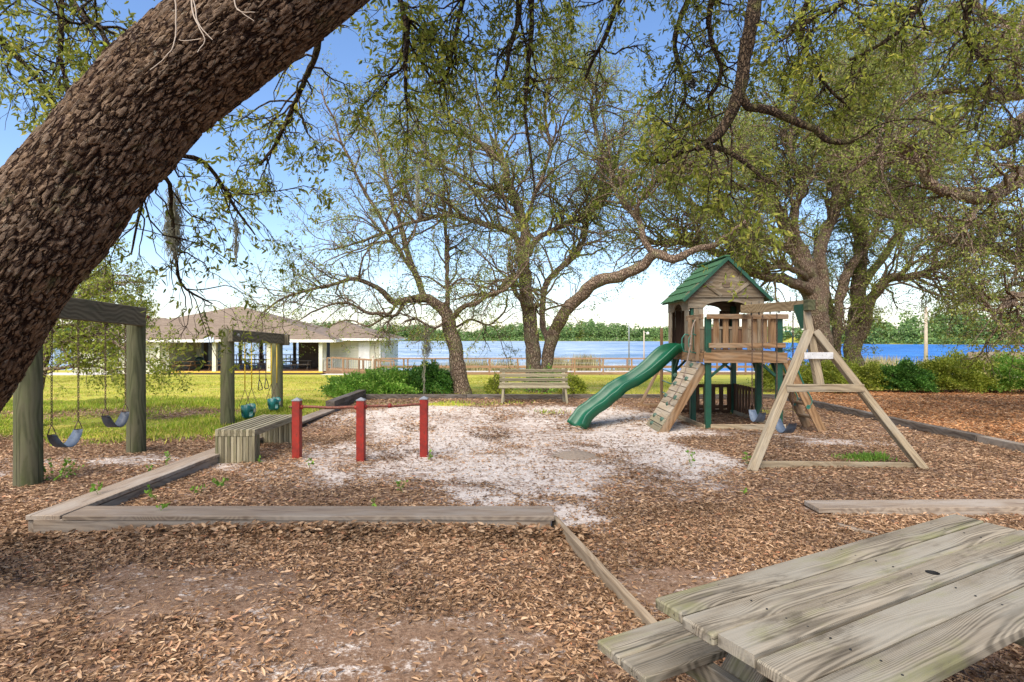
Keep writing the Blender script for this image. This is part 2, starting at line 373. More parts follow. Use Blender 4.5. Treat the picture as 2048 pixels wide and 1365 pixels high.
def masks(X, Y):
    s = sstep(-.7, .5, polydist(X, Y, SAND)+.22*nz2(X, Y, 1.6, 21)+.16*nz2(X, Y, 4.2, 22))*(.84+.2*nz2(X, Y, 2.2, 23))
    s = np.maximum(s, .8*blob(X, Y, -5.3, 7.55, 1.9, .38)); s = np.maximum(s, .75*blob(X, Y, -7.2, 6.9, 1.6, .3))
    s = np.maximum(s, .75*blob(X, Y, 5.2, 8.9, 1.3, .5)); s = np.maximum(s, .6*blob(X, Y, 4.4, 9.4, .9, .4))
    s = np.maximum(s, .55*blob(X, Y, 10.5, 10.3, 1.5, .25)); s = np.maximum(s, .5*blob(X, Y, 12.5, 11.6, 1.5, .25))
    s = np.maximum(s, .36*blob(X, Y, -1.25, 2.75, .35, .2)); s = np.maximum(s, .30*blob(X, Y, -.75, 2.9, .3, .15)); s = np.maximum(s, .25*blob(X, Y, -.3, 2.4, .4, .2))
    s = np.maximum(s, .6*blob(X, Y, -4.6, 10.6, .5, .5)); s = np.maximum(s, .5*blob(X, Y, -8, 30, 2, .7))
    g = sstep(8.6, 10.0, Y+.25*np.sin(X*1.7))*sstep(-4.05, -4.6, X)
    strip = np.exp(-((Y-12.2+.25*np.sin(X))/1.15)**2)*sstep(-4.6, -6, X)
    g = g*(1-.9*strip)
    g = np.maximum(g, sstep(15.2, 16.4, Y)*sstep(9.5, 7.5, X)); g = np.maximum(g, sstep(18, 19.5, Y))
    g = np.maximum(g, .75*blob(X, Y, -1.8, 13.9, 1.8, .45)); g = np.maximum(g, .6*blob(X, Y, 5.3, 12.5, .9, .9)); g = np.maximum(g, .55*blob(X, Y, .8, 12.2, .4, .3))
    o = sstep(7.1, 7.6, X)*sstep(5, 7, Y)*(1-g)
    b = np.zeros_like(s)
    for cx, cy, rx, ry in ((-2.1,3.7,1.0,.45),(-.6,3.1,1.0,.55),(-1.0,2.2,1.6,.4),(1.05,3.75,.45,.35),(.35,2.3,.5,.4),(-3.2,3.4,.7,.3),(-3.4,2.2,.8,.3)): b = np.maximum(b, blob(X, Y, cx, cy, rx, ry))
    return s, g, o, b
def axis(*parts): return np.unique(np.concatenate(parts).round(4))
gx = axis(np.arange(-16, 16.01, .2), -16-np.geomspace(.5, 1400, 45), 16+np.geomspace(.5, 1400, 45), np.arange(150, 240, 6))
gy = axis(np.arange(-6, 20, .2), np.arange(20, 76, 1.0), np.geomspace(76, 230, 14), np.arange(230, 560, 8), np.geomspace(560, 2500, 12), [-40,-20,-12])
GX, GY = np.meshgrid(gx, gy); GZ = zt(GX, GY)
nx, ny = len(gx), len(gy); idx = np.arange(nx*ny).reshape(ny, nx)
F = np.stack([idx[:-1,:-1], idx[:-1,1:], idx[1:,1:], idx[1:,:-1]], -1).reshape(-1, 4)
me = npmesh('ground', np.stack([GX.ravel(), GY.ravel(), GZ.ravel()], 1), F, True)
s_, g_, o_, b_ = masks(GX.ravel(), GY.ravel())
a = me.color_attributes.new('mask', 'FLOAT_COLOR', 'POINT')
a.data.foreach_set('color', np.stack([s_, g_, o_, b_], 1).astype(np.float32).ravel())
m, n, b = newmat('ground_cover'); g = NG(n); tc = g.node('ShaderNodeTexCoord').outputs['Object']
at_ = g.node('ShaderNodeAttribute', attribute_name='mask'); sp = g.node('ShaderNodeSeparateColor'); g.L(at_.outputs['Color'], sp.inputs[0])
n1 = g.noise(tc, 2.2, 6, .7); n2 = g.noise(tc, 9, 6, .7); n3 = g.noise(tc, 45, 4, .7)
vo = g.voro(tc, 55)
dirt = g.ramp(g.math('ADD', g.math('MULTIPLY', n2, .6), g.math('MULTIPLY', n3, .4)), [(.3,(.09,.05,.035)),(.5,(.20,.125,.085)),(.7,(.31,.205,.145))])
dirt = g.mix(g.mapr(at_.outputs['Alpha'], .1, .8, 0, .75), dirt, g.ramp(n3, [(.3,(.095,.06,.04)),(.55,(.17,.114,.077)),(.75,(.27,.195,.138))]))
lit = g.ramp(vo.outputs['Color'], [(0,(.10,.055,.03)),(.5,(.25,.15,.09)),(1,(.42,.29,.19))])
dirt = g.mix(.35, dirt, lit)
orange = g.ramp(g.math('ADD', g.math('MULTIPLY', n1, .4), g.math('MULTIPLY', n3, .6)), [(.32,(.20,.09,.04)),(.5,(.40,.21,.10)),(.7,(.50,.31,.17))])
col = g.mix(sp.outputs[2], dirt, orange)
sandc = g.ramp(g.math('ADD', g.math('MULTIPLY', n2, .5), g.math('MULTIPLY', n3, .5)), [(.3,(.27,.20,.15)),(.46,(.53,.46,.395)),(.65,(.68,.63,.575))])
sm = g.math('ADD', sp.outputs[0], g.math('MULTIPLY', g.math('SUBTRACT', g.math('ADD', g.math('MULTIPLY', g.noise(g.scale(tc, (1,1.6,1)), 5, 6, .75), 1.3), g.math('MULTIPLY', n3, .7)), 1.0), 2.9))
col = g.mix(g.mapr(sm, .12, 1.0), col, sandc)
grc = g.ramp(g.noise(g.scale(tc, (.6,1.3,1)), .9, 5, .65), [(.3,(.20,.27,.03)),(.42,(.36,.38,.045)),(.55,(.50,.43,.08)),(.7,(.52,.34,.13))])
gm = g.math('ADD', sp.outputs[1], g.math('MULTIPLY', g.math('SUBTRACT', g.noise(tc, 4, 6, .7), .5), 1.0))
col = g.mix(g.mapr(gm, .38, .62), col, g.mix(g.mapr(n3, .35, .7, 0, .5), grc, (.12,.15,.03)))
g.L(col, b.inputs['Base Color']); b.inputs['Roughness'].default_value = .95; b.inputs['Specular IOR Level'].default_value = .1
g.bump(g.math('ADD', n3, g.math('MULTIPLY', n2, 1.5)), .7, .025, b)
link('ground', me, m, kind='structure')
# lake
mb = MB(); mb.add([(-1400,40,LAKE),(1400,40,LAKE),(1400,1500,LAKE),(-1400,1500,LAKE)], [(0,1,2,3)])
m, n, b = newmat('lake_water'); g = NG(n); tc = g.node('ShaderNodeTexCoord').outputs['Object']
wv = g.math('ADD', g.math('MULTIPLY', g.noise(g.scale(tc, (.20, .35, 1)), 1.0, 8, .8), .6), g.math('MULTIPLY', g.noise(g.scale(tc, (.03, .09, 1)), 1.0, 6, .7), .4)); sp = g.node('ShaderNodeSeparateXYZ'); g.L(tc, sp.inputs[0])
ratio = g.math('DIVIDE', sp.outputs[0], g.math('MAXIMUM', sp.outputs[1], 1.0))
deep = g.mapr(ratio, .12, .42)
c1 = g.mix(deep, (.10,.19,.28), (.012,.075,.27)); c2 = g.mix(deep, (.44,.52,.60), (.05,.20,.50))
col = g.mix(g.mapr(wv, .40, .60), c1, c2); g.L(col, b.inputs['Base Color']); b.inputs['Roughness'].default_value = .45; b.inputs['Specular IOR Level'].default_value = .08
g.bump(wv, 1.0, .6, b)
mb.build('lake', m, kind='structure')

# ------------------------------------------------------------------ leaf / branch engines (numpy)
def unit(v): return v/np.maximum(np.linalg.norm(v, axis=-1, keepdims=True), 1e-9)
def leaf_mesh(name, P, D, L, W, fold=.25, nrm=None, rich=False):
    """one small leaf per point: P base, D direction, L length, W half width"""
    n = len(P); D = unit(D)
    ref = unit(rng.normal(size=(n, 3))) if nrm is None else unit(nrm)
    sd = unit(np.cross(D, ref)); nr = np.cross(sd, D)
    L = L[:, None]; W = W[:, None]
    base = P; tip = P+D*L; ml = P+D*L*.45+sd*W+nr*W*fold; mr = P+D*L*.45-sd*W+nr*W*fold
    if rich:
        ml2 = P+D*L*.22+sd*W*.75+nr*W*fold*.7; mr2 = P+D*L*.22-sd*W*.75+nr*W*fold*.7
        ml3 = P+D*L*.75+sd*W*.7+nr*W*fold*.5; mr3 = P+D*L*.75-sd*W*.7+nr*W*fold*.5; md = P+D*L*.5-nr*W*fold*.5
        V = np.stack([base, tip, ml2, ml, ml3, mr2, mr, mr3, md], 1).reshape(-1, 3); o = np.arange(n)[:, None]*9
        Q = np.concatenate([o+np.array([[0,8,3,2]]), o+np.array([[8,1,4,3]]), o+np.array([[0,5,6,8]]), o+np.array([[8,6,7,1]])])
        return npmesh(name, V, Q)
    V = np.stack([base, ml, tip, mr], 1).reshape(-1, 3); o = np.arange(n)[:, None]*4
    return npmesh(name, V, np.concatenate([o+np.array([[0,3,2]]), o+np.array([[0,2,1]])]))
def tubes(P, Rr, S_=4):
    """P (N,K,3), Rr (N,K) -> V, F"""
    N, K, _ = P.shape
    t = np.empty_like(P); t[:,1:-1] = P[:,2:]-P[:,:-2]; t[:,0] = P[:,1]-P[:,0]; t[:,-1] = P[:,-1]-P[:,-2]; t = unit(t)
    a = np.empty_like(P); ref = unit(rng.normal(size=(N, 3))); a0 = unit(np.cross(t[:,0], ref))
    for k in range(K):
        a0 = unit(a0-t[:,k]*np.sum(a0*t[:,k], -1, keepdims=True)); a[:,k] = a0
    b = np.cross(t, a); q = np.arange(S_)*2*np.pi/S_
    V = P[:,:,None,:]+(a[:,:,None,:]*np.cos(q)[None,None,:,None]+b[:,:,None,:]*np.sin(q)[None,None,:,None])*Rr[:,:,None,None]
    id_ = np.arange(N*K*S_).reshape(N, K, S_)
    nx_ = np.roll(id_, -1, axis=2)
    F = np.stack([id_[:,:-1], nx_[:,:-1], nx_[:,1:], id_[:,1:]], -1).reshape(-1, 4)
    return V.reshape(-1, 3), F
def smooth_path(pts, rad, step=.12, jit=.0):
    pts = np.array([list(p) for p in pts], float); rad = np.array(rad, float)
    if len(pts) < 3:
        pts = np.array([pts[0], (pts[0]+pts[1])/2, pts[1]]); rad = np.array([rad[0], (rad[0]+rad[-1])/2, rad[-1]])
    P = np.vstack([2*pts[0]-pts[1], pts, 2*pts[-1]-pts[-2]]); out = []; ro = []
    for i in range(1, len(P)-2):
        n_ = max(2, int(np.linalg.norm(P[i+1]-P[i])/step))
        for t in np.arange(n_)/n_:
            out.append(.5*((2*P[i])+(P[i+1]-P[i-1])*t+(2*P[i-1]-5*P[i]+4*P[i+1]-P[i+2])*t*t+(3*P[i]-P[i-1]-3*P[i+1]+P[i+2])*t**3)); ro.append(rad[i-1]*(1-t)+rad[i]*t)
    out.append(pts[-1]); ro.append(rad[-1]); out = np.array(out); ro = np.array(ro)
    if jit: 
        k = rng.normal(size=out.shape)*jit; k = (k+np.roll(k,1,0)+np.roll(k,-1,0))/2; k[0] = k[-1] = 0; out = out+k
    return out, ro
def grow(parents, N, Lr, K, ang, wig, grav, rfac, rmax, tmin=.15, tend=.35, bias=None):
    """children off a list of (pts, radii)"""
    A = []; B = []; RA = []; T = []
    for p, r in parents:
        n_ = len(p); A.append(p[:-1]); B.append(p[1:]); RA.append(r[:-1]); T.append(np.arange(n_-1)/(n_-1))
    A = np.concatenate(A); B = np.concatenate(B); RA = np.concatenate(RA); T = np.concatenate(T)
    wgt = np.linalg.norm(B-A, axis=1)*(T >= tmin)*(.5+T); wgt /= wgt.sum()
    ci = rng.choice(len(A), N, p=wgt); u = rng.random((N, 1)); p0 = A[ci]*(1-u)+B[ci]*u; tg = unit(B[ci]-A[ci])
    pr = unit(np.cross(tg, unit(rng.normal(size=(N, 3))))); an = rng.uniform(*ang, size=(N, 1))
    d = unit(tg*np.cos(an)+pr*np.sin(an)+(np.array(bias) if bias is not None else 0))
    Ln = rng.uniform(*Lr, size=(N, 1))*(1.1-.5*T[ci][:, None]); st = Ln/(K-1); P = np.empty((N, K, 3)); P[:,0] = p0
    for k in range(1, K):
        d = unit(d+rng.normal(size=(N, 3))*wig+np.array([0, 0, grav])); P[:,k] = P[:,k-1]+d*st
    r0 = np.minimum(RA[ci]*rfac, rmax)[:, None]; rr = r0*np.linspace(1, tend, K)[None, :]
    return P, rr
def aslist(P, r): return [(P[i], r[i]) for i in range(len(P))]
def join_tubes(batches):
    Vs = []; Fs = []; n_ = 0
    for P, r, s in batches:
        V, F = tubes(P, r, s); Vs.append(V); Fs.append(F+n_); n_ += len(V)
    return np.concatenate(Vs), np.concatenate(Fs)
def leaves_on(P, N, spread, L, Wf, droop=.2):
    """N leaves along the outer part of batch P (M,K,3)"""
    Mn, K, _ = P.shape; i = rng.integers(0, Mn, N); t = rng.random(N)**.8*(K-1); k = np.minimum(t.astype(int), K-2); f = (t-k)[:, None]
    a, b = P[i,k], P[i,k+1]; p = a*(1-f)+b*f+rng.normal(size=(N, 3))*spread
    d = unit(unit(b-a)*.7+rng.normal(size=(N, 3))*.8+np.array([0,0,-droop])); Ln = rng.uniform(*L, size=N)
    return p, d, Ln, Ln*Wf
def px_path(lst, Y0, pw):
    """traced limb: (px, py, width_px, dY)"""
    pts = []; rad = []
    for q in lst:
        Y = Y0+(q[3] if len(q) > 3 else 0); pts.append(list(at(q[0], q[1], Y))); rad.append(q[2]/2*Y/FPX*pw)
    return pts, rad
def oak(name, label, cat, base, limbs, Y0, bark_m, leaf_m, spec, pw=1.0, group=None, extra=None):
    """limbs: first is the trunk. spec: dict of growth numbers"""
    root = thing(name, label, cat, base, group)
    W = Matrix.Translation(Vector(base)); bo = np.array(base); paths = []
    for i, l in enumerate(limbs):
        p, r = px_path(l, Y0, pw); p, r = smooth_path(p, r, spec.get('step', .15), spec.get('jit', .02))
        r = r*(1+.06*np.sin(np.arange(len(r))*1.7+i)+rng.normal(size=len(r))*.02); r[-1] *= .5
        V, F = tubes(p[None], r[None], 12 if r.max() > .06 else 8)
        link('trunk' if i < spec.get('trunks', 1) else 'limb', npmesh('limb', V-bo, F, True), bark_m, root, W)
        paths.append((p, r))
    src = paths[spec.get('bare', 1):]+[(paths[0][0][len(paths[0][0])*2//3:], paths[0][1][len(paths[0][0])*2//3:])]
    if extra: src = src+extra
    b1 = grow(src, spec['n1'], spec['L1'], 9, (.4, 1.1), spec.get('wig', .28), spec.get('g1', .02), .55, spec['r1'], spec.get('t1', .1), .35, spec.get('bias'))
    b2 = grow(aslist(*b1), spec['n2'], spec['L2'], 7, (.4, 1.2), .3, spec.get('g2', -.03), .6, spec['r1']*.45, .15, .4)
    b3 = grow(aslist(*b2), spec['n3'], spec['L3'], 5, (.4, 1.3), .3, spec.get('g3', -.08), .7, spec['r3'], .1, .5)
    V, F = join_tubes([(b1[0], b1[1], 6), (b2[0], b2[1], 4), (b3[0], b3[1], 3)])
    link('twigs', npmesh('twigs', V-bo, F, True), bark_m, root, W, 'stuff')
    if spec['leaves']:
        p, d, Ln, Wd = leaves_on(b3[0], spec['leaves'], spec.get('spread', .02), spec['LL'], spec.get('wf', .2), spec.get('droop', .2))
        link('crown', leaf_mesh('crown', p-bo, d, Ln, Wd, rich=spec.get('rich', False)), leaf_m, root, W, 'stuff')
    return root, b1, b2, b3

# ------------------------------------------------------------------ far shore wood
def far_wood():
    pos = []
    for _ in range(1500):
        x = rng.uniform(-620, 420); pos.append((x, float(shore_far(x))+abs(rng.normal())*26+6))
    pos = np.array(pos); h = (1+.22*np.sin(pos[:,0]*.031)+.16*np.sin(pos[:,0]*.083+2)+.1*np.sin(pos[:,0]*.21))*rng.uniform(6.5, 12.5, len(pos))*np.where(rng.random(len(pos)) < .06, 1.3, 1); rad = rng.uniform(2.6, 4.6, len(pos))
    n_ = 190; P = []; 
    gz = zt(pos[:,0], pos[:,1]); u = unit(rng.normal(size=(len(pos), n_, 3))); rr = rng.uniform(.65, 1, (len(pos), n_, 1))
    lump = 1+.18*np.sin(u[...,:1]*5+h[:,None,None])*np.cos(u[...,2:]*4+rad[:,None,None]*3)
    P = np.stack([pos[:,0], pos[:,1], gz+h*.56], 1)[:,None,:]+u*rr*lump*np.stack([rad, rad, h*.46], 1)[:,None,:]
    P = P.reshape(-1, 3)
    # pale scrub along the waterline
    xs = rng.uniform(-600, 400, 900); ys = shore_far(xs)+rng.uniform(1, 7, 900); sh = np.stack([xs, ys, zt(xs, ys)+.9], 1)[:,None,:]+rng.normal(size=(900, 40, 3))*np.array([2.2, 1.5, .75])
    P = np.concatenate([P, sh.reshape(-1, 3)])
    D = unit(rng.normal(size=P.shape)); Ln = rng.uniform(.6, 1.7, len(P))
    link('far_wood', leaf_mesh('far_wood', P, D, Ln, Ln*.42), M['far'], kind='stuff')
    o = bpy.data.objects['far_wood']; tag(o, 'green wood lining the far shore of the lake', 'wood')
far_wood()

# ------------------------------------------------------------------ trees
# bare-branched tree left of the middle
bA = at(922, 790, 16.5); bA.z = z1(bA.x, bA.y)-.1
oak('bare_oak', 'nearly leafless oak with one reddish leaning trunk beside the green azalea bush', 'tree', tuple(bA), [
 [(926,800,38),(920,760,33),(915,730,31),(903,670,29),(893,628,27),(880,612,24)],
 [(890,622,22),(855,600,20),(832,597,16),(815,600,14,-.2),(790,607,13,-.5),(765,585,11,-.8),(740,568,9,-1),(700,560,7,-1.3),(660,570,6,-1.6),(620,578,5,-2),(560,600,4,-2.3),(520,628,3,-2.5)],
 [(852,602,14),(820,520,12),(797,445,10,.4),(775,370,8,.7),(755,290,6,1),(735,215,3,1.2)],
 [(835,560,9),(790,485,8,-.6),(740,400,7,-1),(690,300,5,-1.4),(640,175,3,-1.6)],
 [(893,628,10),(895,580,9),(893,500,8,.3),(890,420,6,.3),(886,335,3,.5)],
 [(900,640,12),(922,616,11,-.3),(952,606,9,-.5),(985,587,8,-.8),(1012,580,7,-1),(1040,548,5,-1.2),(1060,520,3,-1.4)],
 [(815,598,9),(790,632,6,-.8),(765,625,6,-1.2),(730,625,5,-1.5),(700,608,5,-1.8),(660,610,4,-2.1),(600,640,3,-2.4)],
 [(795,606,6),(780,625,5,.5),(738,655,4,.9),(700,640,3,1.1),(650,655,2,1.3)],
 [(897,640,6),(870,655,5,-.6),(830,640,4,-1),(800,650,3,-1.2)],
 [(912,655,5),(940,640,5,.5),(975,650,4,.8),(1010,625,4,1),(1015,590,3,1.2)],
], 16.5, M['bark_mid'], M['leaf_mid'], dict(n1=130, L1=(.8,2.2), r1=.035, n2=700, L2=(.4,1.2), n3=3200, L3=(.2,.6), r3=.0034, leaves=9000, LL=(.05,.09), g1=.01, g2=0, g3=-.05, bare=1, spread=.03))
# twin oak behind the bench
bB = at(1082, 790, 17.5); bB.z = z1(bB.x, bB.y)-.1
oak('twin_trunk_oak', 'oak with two trunks behind the wooden park bench, its right limb arching over the slide', 'tree', tuple(bB), [
 [(1068,800,34),(1067,735,31),(1062,660,29),(1055,600,27),(1045,520,24),(1050,460,20),(1035,405,17),(1015,370,16)],
 [(1090,800,26),(1092,735,24),(1106,672,26),(1125,637,25,-.2),(1150,602,25,-.4),(1190,568,25,-.8),(1240,553,23,-1.2),(1290,530,21,-1.5),(1310,506,20,-1.7),(1350,518,17,-2),(1390,500,14,-2.2),(1430,490,12,-2.4),(1470,460,10,-2.6),(1520,422,7,-2.8)],
 [(1016,372,15),(1010,335,13),(985,300,12,.3),(955,285,9,.5),(920,268,7,.7),(860,262,4,.9)],
 [(1308,508,14,-1.7),(1288,484,13,-1.6),(1278,440,12,-1.4),(1247,404,11,-1.2),(1243,365,10,-1),(1219,343,9,-.9),(1197,281,8,-.7),(1188,220,7,-.5),(1212,180,4,-.4)],
 [(1278,442,8,-1.4),(1276,413,8,-1.7),(1312,362,8,-2),(1340,347,7,-2.2),(1400,320,6,-2.5),(1450,300,4,-2.8)],
 [(1040,500,13),(1027,470,12),(990,453,11,-.4),(937,440,10,-.8),(889,431,9,-1.1),(845,440,8,-1.4),(801,453,7,-1.7),(744,479,6,-2),(700,492,4,-2.3),(660,500,3,-2.4)],
 [(1058,510,13),(1065,488,12,.3),(1096,466,11,.7),(1140,444,10,1),(1184,422,9,1.3),(1210,396,8,1.6),(1223,360,7,1.9),(1240,300,4,2)],
 [(1096,680,12),(1085,640,12,.6),(1093,570,12,.8),(1130,530,11,1),(1160,498,9,1.3),(1175,440,7,1.6),(1170,370,4,1.8)],
 [(1050,550,9),(1040,548,9,-.5),(1010,565,7,-.9),(985,588,6,-1.2),(940,590,4,-1.6),(900,600,3,-1.8)],
 [(1013,372,10),(1005,350,9),(1000,400,5,-.4)],
 [(1050,450,9),(1075,380,8,-.6),(1100,300,7,-1),(1090,220,6,-1.4),(1110,120,4,-1.6)],
 [(1020,380,8),(960,370,7,-.5),(880,330,6,-.9),(820,300,4,-1.2)],
 [(1075,612,11,-.1),(1045,610,8,-.6),(1052,575,7,-.9),(1075,590,6,-.7)],
], 17.5, M['bark_mid'], M['leaf_mid'], dict(bias=(0,0,.45), n1=360, L1=(1.,3.4), r1=.04, n2=2000, L2=(.5,1.8), n3=7500, L3=(.2,.7), r3=.0032, leaves=85000, LL=(.05,.085), wf=.19, g1=.0, g2=-.05, g3=-.1, bare=2, trunks=2, spread=.05))
# big oak on the right
bC = at(1650, 770, 19.5); bC.z = z1(bC.x, bC.y)-.1
def oakC():
    return oak('spreading_oak', 'large spreading oak with a thick trunk behind the swing frame and wooden tower', 'tree', tuple(bC), [
 [(1652,800,52),(1649,750,49),(1643,700,46),(1636,640,44),(1625,580,42),(1600,510,36),(1582,470,28),(1562,430,22),(1546,395,16)],
 [(1632,600,26),(1618,580,24,-.2),(1603,573,22,-.4),(1564,558,20,-.8),(1511,549,18,-1.2),(1471,527,17,-1.5),(1445,512,16,-1.8),(1401,492,13,-2.1),(1353,483,10,-2.4),(1300,488,7,-2.7)],
 [(1628,565,22),(1612,536,20,-.3),(1581,501,18,.2),(1533,483,16,.4),(1489,470,14,.6),(1463,446,12,.8),(1401,417,10,1),(1344,382,7,1.2)],
 [(1640,620,30),(1645,571,28,.4),(1640,505,24,.4),(1660,444,20,.5),(1674,395,18,.6),(1669,334,14,.7),(1680,260,10,.8),(1700,180,6,.9)],
 [(1603,505,16),(1564,444,14,.4),(1546,395,12,.6),(1500,330,9,.8),(1470,250,6,1)],
 [(1600,510,16),(1590,440,14,-.6),(1600,370,12,-.9),(1580,290,9,-1.2),(1590,200,6,-1.4)],
 [(1660,444,12,.5),(1700,390,11,0),(1740,350,10,-.3),(1800,320,8,-.6),(1860,300,5,-.9)],
 [(1620,560,14),(1590,540,12,-.9),(1560,535,10,-1.3),(1520,540,7,-1.7)],
 [(1545,395,12),(1500,380,9,-.4),(1450,370,8,-.7),(1400,350,6,-1),(1350,340,4,-1.2)],
], 19.5, M['bark_mid'], M['leaf_mid'], dict(t1=.3, bias=(0,0,.45), n1=420, L1=(1,3.4), r1=.045, n2=2400, L2=(.5,1.7), n3=9500, L3=(.2,.7), r3=.0034, leaves=110000, LL=(.055,.09), wf=.19, g1=.03, g2=-.0, g3=-.03, bare=1, spread=.06))
oakC()
bD = at(1712, 770, 21); bD.z = z1(bD.x, bD.y)-.1
oak('forked_oak', 'forked oak with a pale straight trunk just right of the thick spreading oak', 'tree', tuple(bD), [
 [(1714,800,36),(1710,740,33),(1706,700,32),(1712,640,30),(1718,560,28),(1722,480,27),(1727,400,22),(1732,330,16)],
 [(1706,705,24),(1728,655,22,-.3),(1745,596,20,-.6),(1776,560,18,-.9),(1827,554,15,-1.3),(1884,527,12,-1.6),(1933,505,9,-2),(1985,470,5,-2.3)],
 [(1722,580,18),(1733,560,16,.4),(1775,501,14,.6),(1814,444,12,.8),(1840,417,11,1),(1849,373,9,1.1),(1870,300,6,1.3)],
 [(1720,480,14),(1700,430,12,.3),(1690,370,10,.5),(1700,300,7,.7)],
 [(1727,410,14),(1760,350,12,-.5),(1770,280,10,-.8),(1800,210,7,-1),(1790,120,4,-1.2)],
 [(1735,340,12),(1740,270,10,.4),(1720,190,8,.6),(1730,90,4,.8)],
 [(1827,554,8,-1.3),(1860,570,6,-1.5),(1900,585,5,-1.7),(1935,605,3,-1.8)],
], 21, M['bark_mid'], M['leaf_mid'], dict(t1=.3, bias=(0,0,.45), n1=320, L1=(1,3.4), r1=.045, n2=1900, L2=(.5,1.7), n3=7500, L3=(.2,.7), r3=.0034, leaves=80000, LL=(.055,.09), wf=.19, g1=.03, g2=-.0, g3=-.03, bare=1, spread=.06))
bE = at(1668, 770, 20.3); bE.z = z1(bE.x, bE.y)-.1
oak('slender_oak', 'slender oak trunk squeezed between the thick oak and the forked oak', 'tree', tuple(bE), [
 [(1674,800,20),(1673,740,19),(1672,690,18),(1676,630,17),(1685,575,20),(1705,530,17),(1735,490,14),(1765,430,11),(1780,370,7)],
 [(1664,700,14),(1668,650,13,.5),(1655,590,12,.8),(1640,530,10,1),(1630,460,7,1.2)],
], 20.3, M['bark_mid'], M['leaf_mid'], dict(n1=90, L1=(.8,2.2), r1=.035, n2=500, L2=(.4,1.2), n3=2600, L3=(.2,.6), r3=.0032, leaves=26000, LL=(.06,.10), wf=.19, bare=0, spread=.05))
# oak beyond the right edge, limbs reaching into the picture
bF = Vector((14.5, 11.5, 0))
oak('edge_oak', 'mossy oak whose limbs reach in from the right edge of the picture', 'tree', tuple(bF), [
 [(2459,815,90),(2440,700,85),(2410,560,80),(2350,430,70),(2270,340,60)],
 [(2275,345,44),(2150,300,38,-.3),(2047,352,34,-.5),(2018,374,31,-.6),(1972,396,27,-.8),(1906,390,22,-1),(1858,366,19,-1.1),(1827,310,17,-1.2),(1783,290,14,-1.3),(1752,299,11,-1.4),(1726,325,8,-1.5),(1700,347,5,-1.6)],
 [(2300,400,40),(2180,250,30,.4),(2047,233,24,.6),(2020,281,22,.7),(1985,300,12,.8)],
 [(2290,380,36),(2150,170,24,-.6),(2042,192,20,-.8),(1976,190,15,-1),(1906,182,11,-1.1),(1840,190,7,-1.2)],
 [(2380,520,46),(2200,560,34,.5),(2047,525,24,.8),(2003,505,21,.9),(1937,489,20,1),(1893,479,18,1),(1858,448,15,1.1),(1805,440,10,1.2),(1750,420,6,1.3)],
 [(2400,560,40),(2200,620,30,-.6),(2090,600,22,-.8),(2030,592,18,-.9),(2005,612,14,-1),(1985,628,9,-1),(1965,590,6,-1.1)],
 [(1972,396,12,-.8),(1940,440,9,-1),(1900,490,5,-1.1)],
 [(2250,330,30),(2150,100,22,.6),(2040,60,16,1),(1930,-10,10,1.2)],
 [(2200,240,20),(2100,30,16,-1),(1990,100,12,-1.4),(1900,60,8,-1.6),(1820,90,5,-1.7)],
 [(1840,190,7,-1.2),(1825,110,6,-1.2),(1850,70,5,-1.1),(1835,10,4,-1)],
 [(2047,525,14,.8),(2040,440,10,.2),(2030,560,6,0)],
], 11.5, M['bark_mid'], M['leaf_mid'], dict(n1=300, L1=(.6,2.0), r1=.035, n2=1800, L2=(.3,1.0), n3=8000, L3=(.15,.45), r3=.004, leaves=44000, LL=(.045,.08), wf=.2, g1=-.01, g2=-.06, g3=-.1, bare=1, spread=.04))
# tree behind the swings, left
bG = Vector((-8.6, 10.5, 0))
oak('young_oak', 'young pale green oak behind the left swing set posts', 'tree', tuple(bG), [
 [(70,846,24),(75,760,22),(90,690,20),(110,620,16),(140,570,12),(160,530,7)],
 [(85,700,12),(140,680,9,-.6),(190,670,7,-1),(240,690,5,-1.3),(285,720,3,-1.5)],
 [(95,660,10),(150,650,8,.5),(210,630,6,.8),(260,650,4,1)],
 [(110,620,9),(170,590,7,-.5),(210,560,5,-.8),(250,570,3,-1)],
 [(90,690,9),(60,600,7,.5),(20,540,5,.6)],
 [(80,740,8),(130,735,6,-.5),(180,730,4,-.8),(230,750,3,-1)],
], 10.5, M['bark_mid'], M['leaf_olive'], dict(n1=90, L1=(.5,1.4), r1=.022, n2=500, L2=(.25,.7), n3=2400, L3=(.12,.35), r3=.0035, leaves=20000, LL=(.04,.07), wf=.22, g1=.02, g2=-.04, g3=-.1, bare=1, spread=.04))
